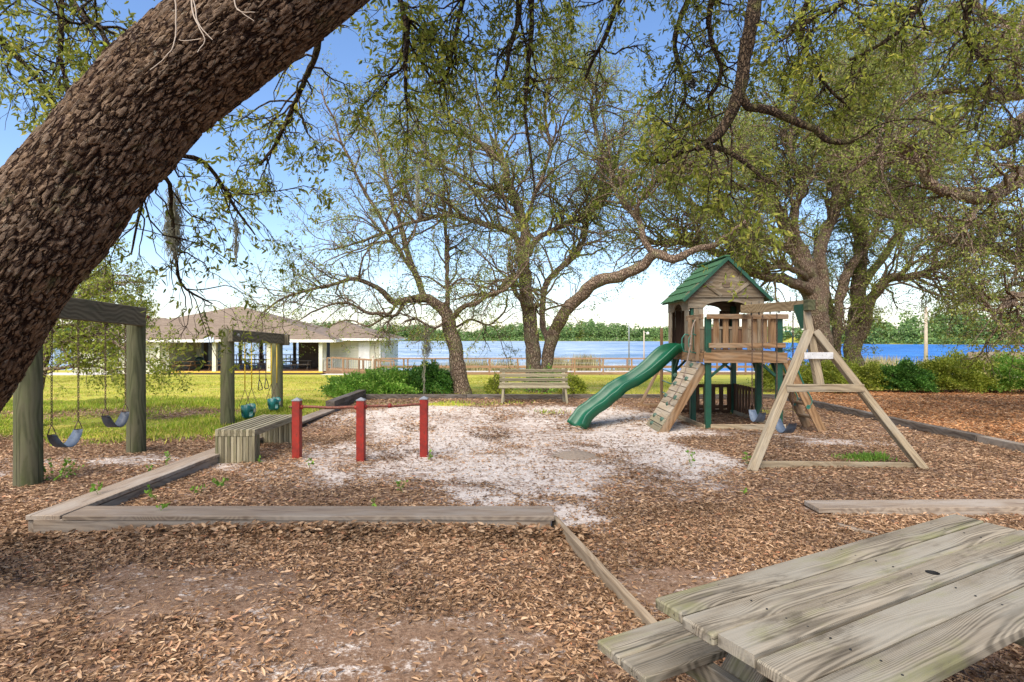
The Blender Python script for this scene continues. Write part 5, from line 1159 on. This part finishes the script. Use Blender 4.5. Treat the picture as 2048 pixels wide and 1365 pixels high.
# slide
SL = thing('slide', 'wavy green plastic slide coming off the left side of the tower', 'slide', (2.2, 11, 0))
prof = [(3.42,1.36,11.42),(3.3,1.37,11.41),(3.18,1.34,11.38),(3.05,1.25,11.33),(2.9,1.12,11.27),(2.7,.96,11.2),(2.5,.83,11.13),(2.35,.75,11.08),(2.2,.69,11.02),(2.05,.61,10.97),(1.9,.49,10.91),(1.75,.38,10.86),(1.6,.28,10.8),(1.5,.22,10.77),(1.42,.16,10.74),(1.33,.04,10.71),(1.26,-.06,10.68)]
P_, _ = smooth_path([(x, y, z) for x, z, y in prof], [0]*len(prof), .05)
cs = [(-.27,-.01),(-.27,.135),(-.262,.152),(-.24,.152),(-.215,.12),(-.19,.045),(-.14,.012),(0,0),(.14,.012),(.19,.045),(.215,.12),(.24,.152),(.262,.152),(.27,.135),(.27,-.01),(.2,-.03),(-.2,-.03)]
vs = []; fs = []; n = len(cs); t = np.gradient(P_, axis=0)
for i in range(len(P_)):
    tt = Vector(t[i]).normalized(); sd = Vector((0,0,1)).cross(tt).normalized(); up = tt.cross(sd)
    for u, v in cs: vs.append(Vector(P_[i])+sd*u+up*v)
for i in range(len(P_)-1):
    for k in range(n): fs.append((i*n+k, i*n+(k+1)%n, (i+1)*n+(k+1)%n, (i+1)*n+k))
fs += [tuple(range(n)), tuple((len(P_)-1)*n+k for k in range(n))][:2]
mb = MB(); mb.add(vs, fs); mb.build('chute', M['slide'], SL, True)
# swing beam and A-frame
SF = thing('swing_set', 'pale timber A-frame with a long beam running back to the play tower', 'swing set', (4.06, 7.5, 0))
fw = M['frame_wood']; BX = 4.06
plank('beam', (BX, 7.84, 2.085), (BX, 10.0, 2.135), .09, .14, M['beam_pale'] if 'beam_pale' in M else ce, SF); plank('beam_end', (BX, 7.70, 2.083), (BX, 7.835, 2.083), .10, .145, M['post_green'], SF)
def fp(x, z): return Vector((BX+x, 7.15+.36*z, z))
plank('post', fp(0, .98), fp(0, 2.02), .10, .09, fw, SF, up=(0,1,0), c=.006)
for sg in (-1, 1): plank('leg', fp(sg*1.08, -.03)-Vector((0,.06,0)), fp(sg*.04, 1.72)-Vector((0,.06,0)), .09, .11, fw, SF, up=(0,1,0), c=.006)
plank('crossbar', fp(-.50, .985)-Vector((0,.13,0)), fp(.50, .985)-Vector((0,.13,0)), .035, .10, fw, SF)
plank('plate', fp(-.19, 1.40)-Vector((0,.125,0)), fp(.19, 1.40)-Vector((0,.125,0)), .012, .085, M['white_plate'], SF)
plank('ground_bar', (BX-.98, 7.22, .03), (BX+1.0, 7.16, .02), .05, .09, fw, SF)
mb = MB(); mb.prism([(.07,.0),(-.20,.0),(-.20,.03),(.0,-.26),(.07,-.30)][::-1] if False else [(-.28,-.01),(-.02,-.31),(-.0,-.31),(-.0,.09),(-.28,.09)], (BX-.052, 7.82, 2.06), (0,-1,0), (0,0,1), .008)
mb2 = MB(); mb2.prism([(-.22,.04),(-.22,-.02),(-.03,-.30),(.03,-.30),(.03,.04)], (BX-.055, 7.86, 2.06), (0,-1,0), (0,0,1), .010); mb2.build('corner_bracket', M['green_paint'], SF)
for k_, (yy, zz) in enumerate(((-.02,0),(.1,0),(.15,.0),(0,-.2))):
    pass
for yy in (9.65, 9.35, 8.95, 8.65, 8.3, 8.12):
    mb = MB(); mb.tube([(BX, yy, 2.14), (BX, yy, 2.235)], .006, 6); mb.tube([(BX, yy, 2.15), (BX, yy, 2.175)], .013, 6); mb.tube([(BX, yy, 2.01), (BX, yy, 2.06)], .012, 6); mb.build('hanger_bolt', M['black'], SF)
belt_swing('grey blue belt swing nearer the play tower, turned sideways', (BX, 9.62, 2.0), (BX, 9.22, 2.0), .27, M['belt_light'], hook_dir=(1,0,0))
belt_swing('grey blue belt swing nearer the A-frame, seat hanging low', (BX, 8.72, 2.0), (BX, 8.22, 2.0), .25, M['belt_light'], hook_dir=(1,0,0))
# ladder on the right
LD = thing('ladder', 'wooden ladder with green handrails leaning on the right of the tower', 'ladder', (5.1, 10.2, 0))
for yy, sh in ((10.02, 0), (10.52, 0)):
    plank('stringer', (FX1+.03, yy, 1.22), (5.44, yy-.06, -.02), .04, .14, ce, LD, up=(1,0,.5))
    mb = MB(); P_, r_ = smooth_path([(FX1+.05, yy-.05, 1.30), (FX1+.16, yy-.05, 1.18), (5.12, yy-.05, .80), (5.24, yy-.05, .58), (5.25, yy-.05, .48), (5.18, yy-.05, .42)], [.012]*6, .04); mb.tube([Vector(p) for p in P_], .012, 8); mb.build('handrail', M['green_plastic'], LD, True)
    mb = MB(); mb.tube([(5.19, yy-.06, .42), (5.19, yy-.01, .42)], .04, 10); mb.build('handrail_foot', M['green_plastic'], LD)
for z_ in (.22, .46, .70, .94): x_ = FX1+.03+(1.22-z_)/1.24*.61; plank('tread', (x_, 10.0, z_), (x_, 10.50, z_), .13, .035, ce, LD)
# fences and sandbox boards under the deck
UF = thing('sandbox_frame', 'low sandbox boards and dark slatted panels under the tower deck', 'sandbox', (4.1, 11, 0))
dc = M['dark_cedar']
plank('sandbox_board', (FX0+.1, FY0, .04), (FX1+.02, FY0, .04), .035, .13, M['frame_wood'], UF); plank('sandbox_board', (FX0+.02, FY0+.05, .03), (FX0-.1, FY1, .03), .035, .12, M['frame_wood'], UF)
plank('sandbox_board', (FX1-.07, FY0+.05, .03), (FX1-.07, FY1-.03, .03), .035, .12, M['frame_wood'], UF); plank('sandbox_board', (FX0+.1, FY1-.0, .03), (FX1-.12, FY1-.0, .03), .035, .12, dc, UF)
for z_ in (.60, .15): plank('panel_rail', (FX0+.1, FY1-.03, z_), (FX1-.1, FY1-.03, z_), .03, .07, dc, UF)
for i in range(7): x_ = FX0+.22+i*.17; plank('panel_slat', (x_, FY1-.06, .09), (x_, FY1-.06, .64), .09, .02, dc, UF, up=(0,1,0))
for z_ in (.60, .15): plank('panel_rail', (FX1-.04, FYM+.05, z_), (FX1-.04, FY1-.1, z_), .03, .07, dc, UF)
for i in range(8): y_ = FYM+.12+i*.145; plank('panel_slat', (FX1-.075, y_, .09), (FX1-.075, y_, .66), .095, .02, dc, UF, up=(1,0,0))
# rung frame behind
RF = thing('rung_frame', 'leaning cedar frame with a tall post and green rungs behind the slide', 'climbing frame', (3.4, 13.4, 0))
plank('post', (3.55, 13.5, -.03), (3.55, 13.5, 1.86), .06, .06, ce, RF, up=(0,1,0)); plank('brace', (3.04, 13.6, -.02), (3.55, 13.56, .98), .05, .12, ce, RF, up=(0,1,0)); plank('ground_bar', (2.98, 13.55, .02), (3.6, 13.55, .02), .05, .08, ce, RF)
for z_ in (.35, .62, .88, 1.12):
    mb = MB(); mb.tube([(3.55, 13.45, z_), (3.47, 12.3, z_)], .014, 8); mb.build('rung', M['green_plastic'], RF, True)
plank('brace', (4.3, 13.6, -.02), (3.75, 12.4, .9), .05, .10, ce, RF, up=(0,1,0))
# ------------------------------------------------------------------ boardwalk
BW = thing('boardwalk', 'long wooden boardwalk with railings along the lake shore', 'boardwalk', (5, 40.5, -.95))
dw = M['deck_wood']; x0, x1 = -9.6, 24.0; zd = -.86
mbp = None; x = x0; i = 0
while x < x1:
    L = min(4.0, x1-x)
    plank('deck_strip', (x, 40.2, zd), (x+L-.01, 40.2, zd), .5, .05, M['concrete'], BW); plank('deck_strip', (x, 40.72, zd), (x+L-.01, 40.72, zd), .5, .05, M['concrete'], BW); plank('deck_strip', (x, 41.24, zd), (x+L-.01, 41.24, zd), .5, .05, M['concrete'], BW)
    plank('fascia', (x, 39.93, zd-.06), (x+L-.01, 39.93, zd-.06), .04, .18, dw, BW)
    for yy in (39.95, 41.5):
        plank('top_rail', (x, yy, .09), (x+L-.01, yy, .09), .14, .05, dw, BW); plank('mid_rail', (x, yy+.03, -.50), (x+L-.01, yy+.03, -.50), .04, .10, dw, BW)
        plank('wire_rail', (x, yy, -.22), (x+L-.01, yy, -.22), .015, .015, M['steel'], BW)
    x += L
x = x0
while x <= x1:
    for yy in (39.95, 41.5): plank('post', (x, yy-.0, z1(x, yy)-.1), (x, yy-.0, .06), .10, .10, dw, BW, up=(0,1,0))
    x += 2.0
# ------------------------------------------------------------------ poles
def pole(name, label, px, pyt, Y, wpx, mat, cat, lamp=False, zb=None):
    b = Vector(((px-CX)/FPX*Y, Y, z1((px-CX)/FPX*Y, Y)-.2)); b.z = max(b.z, -2.4); t = at(px, pyt, Y); root = thing(name, label, cat, tuple(b)); r = wpx/2*Y/FPX
    mb = MB(); mb.tube([b, (b+t)/2, t], [r*1.2, r, r*.8], 10); mb.build('shaft', mat, root, True)
    if lamp:
        mb = MB(); mb.box((t.x-.03, t.y-.03, t.z-.15), (t.x+.30, t.y+.03, t.z-.10)); mb.build('bracket', M['steel'], root)
        mb = MB(); mb.tube([(t.x+.28, t.y, t.z-.08), (t.x+.28, t.y, t.z-.13), (t.x+.28, t.y, t.z-.28)], [.03,.10,.12], 10); mb.build('lamp_head', M['white_paint'], root, True)
    return root
pole('light_pole', 'tall slim white light pole on the shore left of the tower', 1258, 591, 43, 2.4, M['steel'], 'light pole', True)
pole('light_pole', 'short light pole with a lamp arm just left of the tower', 1288, 662, 42, 2.8, M['pole'], 'light pole', True)
pole('utility_pole', 'bare wooden utility pole behind the right hand hedge', 1852, 615, 36, 6.5, M['pole'], 'utility pole')
pole('mooring_post', 'short pale post standing by the water at the left end of the boardwalk', 746, 712, 44, 5, M['pole'], 'post')
# ------------------------------------------------------------------ wooden fence far right
FN = thing('board_fence', 'grey board fence glimpsed above the right hand hedge', 'fence', (26, 30, -.5))
xa_, xb_ = (1938-CX)/FPX*30, (2060-CX)/FPX*30; i = 0; x = xa_
while x < xb_: plank('board', (x, 30, -.55), (x, 30, .86+random.uniform(-.02, .02)), .14, .02, M['grey_wood'], FN, up=(0,1,0)); x += .15
for z_ in (-.2, .6): plank('fence_rail', (xa_, 30.03, z_), (xb_, 30.03, z_), .04, .09, M['grey_wood'], FN)

# ------------------------------------------------------------------ pavilion
def px45(px, Y=45): return (px-CX)*Y/FPX
PV = thing('pavilion', 'large open lakeside pavilion with a brown hipped shingle roof and cream posts', 'pavilion', (px45(480), 49, -1.2))
EZ_, DK = 1.42, -1.12
fx0, fx1, fy0, fy1 = px45(112), px45(672), 45.0, 57.0
def hip(name, parent, x0, x1, y0, y1, ze, zr, rx0, rx1, ry, mat, over=.0, th=.12):
    mb = MB(); vs = [(x0,y0,ze),(x1,y0,ze),(x1,y1,ze),(x0,y1,ze),(rx0,ry,zr),(rx1,ry,zr)]
    mb.add(vs, [(0,1,5,4),(1,2,5),(2,3,4,5),(3,0,4)]); return mb.build(name, mat, parent)
hip('roof', PV, fx0, fx1, fy0, fy1, EZ_, 4.35, px45(470,51), px45(484,51), 51, M['shingle'])
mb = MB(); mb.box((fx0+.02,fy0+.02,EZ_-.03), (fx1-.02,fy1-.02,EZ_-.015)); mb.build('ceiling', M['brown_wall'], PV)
for a, b in (((fx0,fy0-.02),(fx1,fy0-.02)),((fx1,fy0),(fx1,fy1)),((fx0,fy0),(fx0,fy1)),((fx0,fy1),(fx1,fy1))):
    plank('fascia', (*a, EZ_-.10), (*b, EZ_-.10), .04, .22, M['white_paint'], PV)
dx0, dx1 = px45(318), px45(643)
plank('deck', ((dx0+dx1)/2, 45.35, DK-.05), ((dx0+dx1)/2, 56.6, DK-.05), dx1-dx0, .10, M['deck_red'], PV)
plank('deck_edge', (dx0, 45.3, DK-.04), (dx1, 45.3, DK-.04), .06, .12, M['yellow_edge'], PV); plank('deck_skirt', (dx0, 45.34, DK-.24), (dx1, 45.34, DK-.24), .05, .26, M['brown_wall'], PV)
for px in (423, 533, 638): x = px45(px); plank('post', (x, 45.5, DK), (x, 45.5, EZ_-.1), .30, .30, M['cream'], PV, up=(0,1,0), c=.01)
plank('post', (px45(650,46.3), 46.3, DK), (px45(650,46.3), 46.3, EZ_-.1), .22, .22, M['cream'], PV, up=(0,1,0))
for px in (310,): plank('post', (px45(px), 45.5, DK), (px45(px), 45.5, EZ_-.1), .26, .26, M['cream'], PV, up=(0,1,0))
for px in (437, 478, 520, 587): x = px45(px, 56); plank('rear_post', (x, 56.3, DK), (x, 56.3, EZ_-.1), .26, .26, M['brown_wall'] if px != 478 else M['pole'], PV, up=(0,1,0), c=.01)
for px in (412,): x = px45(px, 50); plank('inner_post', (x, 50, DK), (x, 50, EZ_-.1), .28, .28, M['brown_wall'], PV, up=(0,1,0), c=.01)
# enclosed rooms: left block with door, right brown service wall
def wallbox(name, x0, x1, y0, y1, z0, z1_, mat): mb = MB(); mb.box((x0,y0,z0), (x1,y1,z1_)); return mb.build(name, mat, PV)
wallbox('wall', px45(125), px45(322), 46.0, 55.5, -1.35, EZ_-.04, M['cream'])
wallbox('wall', px45(323,50), px45(352,50), 50, 50.2, DK, EZ_-.04, M['brown_wall'])
wallbox('wall', px45(360,50), px45(402,50), 50.02, 50.2, DK, EZ_-.04, M['cream']); wallbox('door', px45(352,50)+.05, px45(359,50), 50.05, 50.15, DK, EZ_-.3, M['black'])
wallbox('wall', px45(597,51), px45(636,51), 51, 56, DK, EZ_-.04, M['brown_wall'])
for k_ in range(12): xx = px45(364,49.9)+k_*.145; plank('screen_bar', (xx, 49.9, DK), (xx+.05, 49.9, DK+1.15), .03, .03, M['white_paint'], PV, up=(0,1,0))
for px in (210, 250):
    wn_ = wallbox('window', px45(px)-.55, px45(px)+.55, 45.94, 45.99, -.35, .75, M['white_paint']); mb = MB(); mb.box((px45(px)-.47, 45.92, -.27), (px45(px)+.47, 45.935, .67)); mb.build('pane', M['bin'], wn_)
# siding laps on the cream wall (too fine to pick apart singly)
mb = MB()
for k_ in range(14): z_ = -1.2+k_*.18; mb.box((px45(125), 45.975, z_), (px45(322), 45.998, z_+.02))
mb.build('siding_laps', M['cream'], PV, kind='stuff')
plank('end_rail', (px45(643), 45.4, -.12), (px45(657), 46.8, -.12), .05, .08, M['white_paint'], PV)
for k_ in range(3): plank('step', (px45(645)+.1, 45.5+.0, DK-.06-k_*.14), (px45(645)+.75, 45.5, DK-.06-k_*.14), 1.0+.0, .06, M['deck_red'], PV) if False else plank('step', (px45(648)+k_*.25, 45.2, DK-.08-k_*.13), (px45(648)+k_*.25, 46.4, DK-.08-k_*.13), .28, .05, M['deck_red'], PV)
for k_ in range(3): plank('end_slat', (px45(644)+.1, 45.45, -1.0+k_*.28), (px45(656), 46.7, -1.0+k_*.28), .03, .2, M['cream'], PV)
# rear railing
plank('rear_rail', (dx0, 56.7, -.15), (dx1, 56.7, -.15), .08, .08, dw, PV); plank('rear_rail', (dx0, 56.7, -.6), (dx1, 56.7, -.6), .05, .05, dw, PV)
x = dx0
while x < dx1: plank('baluster', (x, 56.7, DK), (x, 56.7, -.15), .06, .06, dw, PV, up=(0,1,0)); x += .45
SG = tag(plank('notice_sign', (px45(408,44.85), 44.85, 1.42), (px45(427,44.85), 44.85, 1.42), .03, .42, M['sign_blue'] if 'sign_blue' in M else M['white_paint']), 'small pale blue sign fixed to the pavilion eave above a cream post', 'sign')
# bin
mb = MB(); xb = px45(399, 48.5); mb.tube([(xb,48.5,DK),(xb,48.5,DK+.05),(xb,48.5,DK+.75),(xb,48.5,DK+.85),(xb,48.5,DK+1.0),(xb,48.5,DK+1.05)], [.26,.28,.33,.36,.28,.1], 14); o = mb.build('rubbish_bin', M['bin'], smooth=True, org=(xb,48.5,DK)); tag(o, 'dark round rubbish bin standing on the pavilion deck', 'bin')
# second roofline behind the left end
L2 = thing('back_building', 'building behind the pavilion showing only the tip of its brown roof', 'building', (px45(300,62), 62, -1)); hip('roof', L2, px45(235,62), px45(372,62), 58, 68, 2.2, 3.75, px45(300,62), px45(318,62), 63, M['shingle']); mb = MB(); mb.box((px45(240,62),58.6,-1.6),(px45(366,62),67.4,2.18)); mb.build('wall', M['cream'], L2)
# right building
RB = thing('boathouse', 'small cream clapboard building with a hipped brown roof and a white door', 'building', (px45(715,48), 50, -1.3))
hip('roof', RB, px45(640,47), px45(774,47), 46.6, 56, 1.50, 3.1, px45(676,51), px45(684,51), 51, M['shingle'])
for a, b in (((px45(640,47),46.58),(px45(774,47),46.58)),((px45(774,47),46.6),(px45(774,47),56))): plank('fascia', (*a, 1.42), (*b, 1.42), .04, .18, M['white_paint'], RB)
wx0, wx1 = px45(660,47.5), px45(760,47.5); mb = MB(); mb.box((wx0,47.5,-1.7),(wx1,55,1.48)); mb.build('wall', M['cream'], RB)
for k_ in range(14):
    z_ = -1.3+k_*.19; plank('clapboard', (wx0, 47.475, z_), (wx1, 47.475, z_), .03, .17, M['cream'], RB, up=(0,-.12,1), c=.003)
mb = MB(); mb.box((px45(717,47.4),47.40,-1.3),(px45(739,47.4),47.455,1.2)); DR = mb.build('door', M['white_paint'], RB)
mb = MB(); mb.tube([(px45(719,47.36),47.40,-.1),(px45(719,47.36),47.34,-.1)], .05, 8); mb.build('door_handle', M['black'], DR)
plank('corner_trim', (wx1, 47.46, -1.6), (wx1, 47.46, 1.45), .12, .06, M['white_paint'], RB, up=(0,1,0))
mb = MB(); mb.box((px45(766,47.5)-.1,47.5,-.1),(px45(766,47.5)+.15,47.8,.35)); mb.build('meter_box', M['steel'], RB)
# access ramp
RA = thing('access_ramp', 'wooden ramp with handrails between the pavilion and the cream building', 'ramp', (px45(715,44.5), 44.5, -1.3))
rx0, rx1 = px45(657,44.6), px45(783,44.6)
plank('ramp_deck', (rx0, 44.9, -1.05), (rx1, 44.9, -1.22), 1.2, .08, dw, RA); plank('fascia', (rx0, 44.28, -1.08), (rx1, 44.28, -1.25), .04, .22, dw, RA)
for yy in (44.3, 45.5):
    plank('handrail', (rx0, yy, .02), (rx1, yy, -.28), .12, .07, dw, RA); plank('low_rail', (rx0, yy, -.85), (rx1, yy, -1.08), .05, .10, dw, RA)
    for k_ in range(5): t = k_/4; x = rx0+(rx1-rx0)*t; plank('post', (x, yy, -1.4), (x, yy, .0-.3*t), .12, .12, dw, RA, up=(0,1,0))
    for k_ in range(30): t = (k_+.5)/30; x = rx0+(rx1-rx0)*t; plank('baluster', (x, yy, -.85-.23*t), (x, yy, 0-.3*t), .022, .022, M['steel'], RA, up=(0,1,0), c=.002)
o = plank('path', (px45(638,42.5), 43.2, -1.235), (px45(700,42.5), 43.2, -1.235), 1.8, .05, M['concrete']); tag(o, kind='structure')
o = plank('path', (px45(60,42), 41.8, -1.14), (px45(215,42), 41.8, -1.14), 3.4, .10, M['concrete']); tag(o, kind='structure')
# picnic tables in the pavilion
def small_table(label, x, y, rot, mat):
    r = thing('picnic_table', label, 'picnic table', (x, y, DK)); W0 = WM[r.name] @ Matrix.Rotation(rot, 4, 'Z'); 
    def pl(nm, a, b, w_, h_, up=(0,0,1)): plank(nm, W0 @ Vector(a), W0 @ Vector(b), w_, h_, mat, r, up=(W0.to_3x3() @ Vector(up)))
    for k_ in range(5): pl('top_plank', (-.9, -.3+k_*.15, .74), (.9, -.3+k_*.15, .74), .14, .04)
    for s_ in (-1, 1):
        for k_ in range(2): pl('seat_plank', (-.9, s_*(.6+k_*.15), .44), (.9, s_*(.6+k_*.15), .44), .14, .04)
        for u in (-.65, .65): pl('leg', (u, s_*.22, .72), (u, s_*.62, 0), .09, .04, (1,0,0))
    for u in (-.61, .61): pl('cross_beam', (u, -.72, .39), (u, .72, .39), .04, .09)
pt = M['table_orange']
for lab, px, Y, rot, mt in (('orange wooden picnic table nearest the bin in the pavilion', 370, 46.8, 0, pt), ('orange wooden picnic table just right of the left cream post', 441, 47.5, 0, pt), ('wooden picnic table seen between the toddler swing posts, left one', 478, 49, .1, pt),
    ('grey picnic table seen between the toddler swing posts, right one', 508, 50, 0, M['grey_wood']), ('grey picnic table behind the middle cream post', 545, 49.5, 0, M['grey_wood']), ('grey picnic table in front of the brown service wall', 602, 48.2, .1, M['grey_wood']), ('grey picnic table farther back near the rear posts', 575, 53.5, 0, M['grey_wood'])):
    small_table(lab, px45(px, Y), Y, rot, mt)

# ------------------------------------------------------------------ groups of alike things
GR = {'belt_swing':'belt swings on chains','bucket_swing':'green bucket swings','picnic_table':'picnic tables','hedge_bush':'bushes of the right hand hedge','azalea_bush':'azalea bushes by the bare oak','small_shrub':'small shrubs near the park bench','seedling':'green seedlings coming up through the leaves','reed_clump':'reed clumps along the shore','timber_edging':'timber edging around the play area','light_pole':'light poles on the shore','spanish_moss':'hanging clumps of spanish moss','swing_set':'swing sets'}
for o in bpy.data.objects:
    if o.parent is None and 'category' in o:
        k = o.name.split('.')[0]
        if k in GR: o['group'] = GR[k]
        elif o['category'] == 'tree': o['group'] = 'oak trees around the playground'
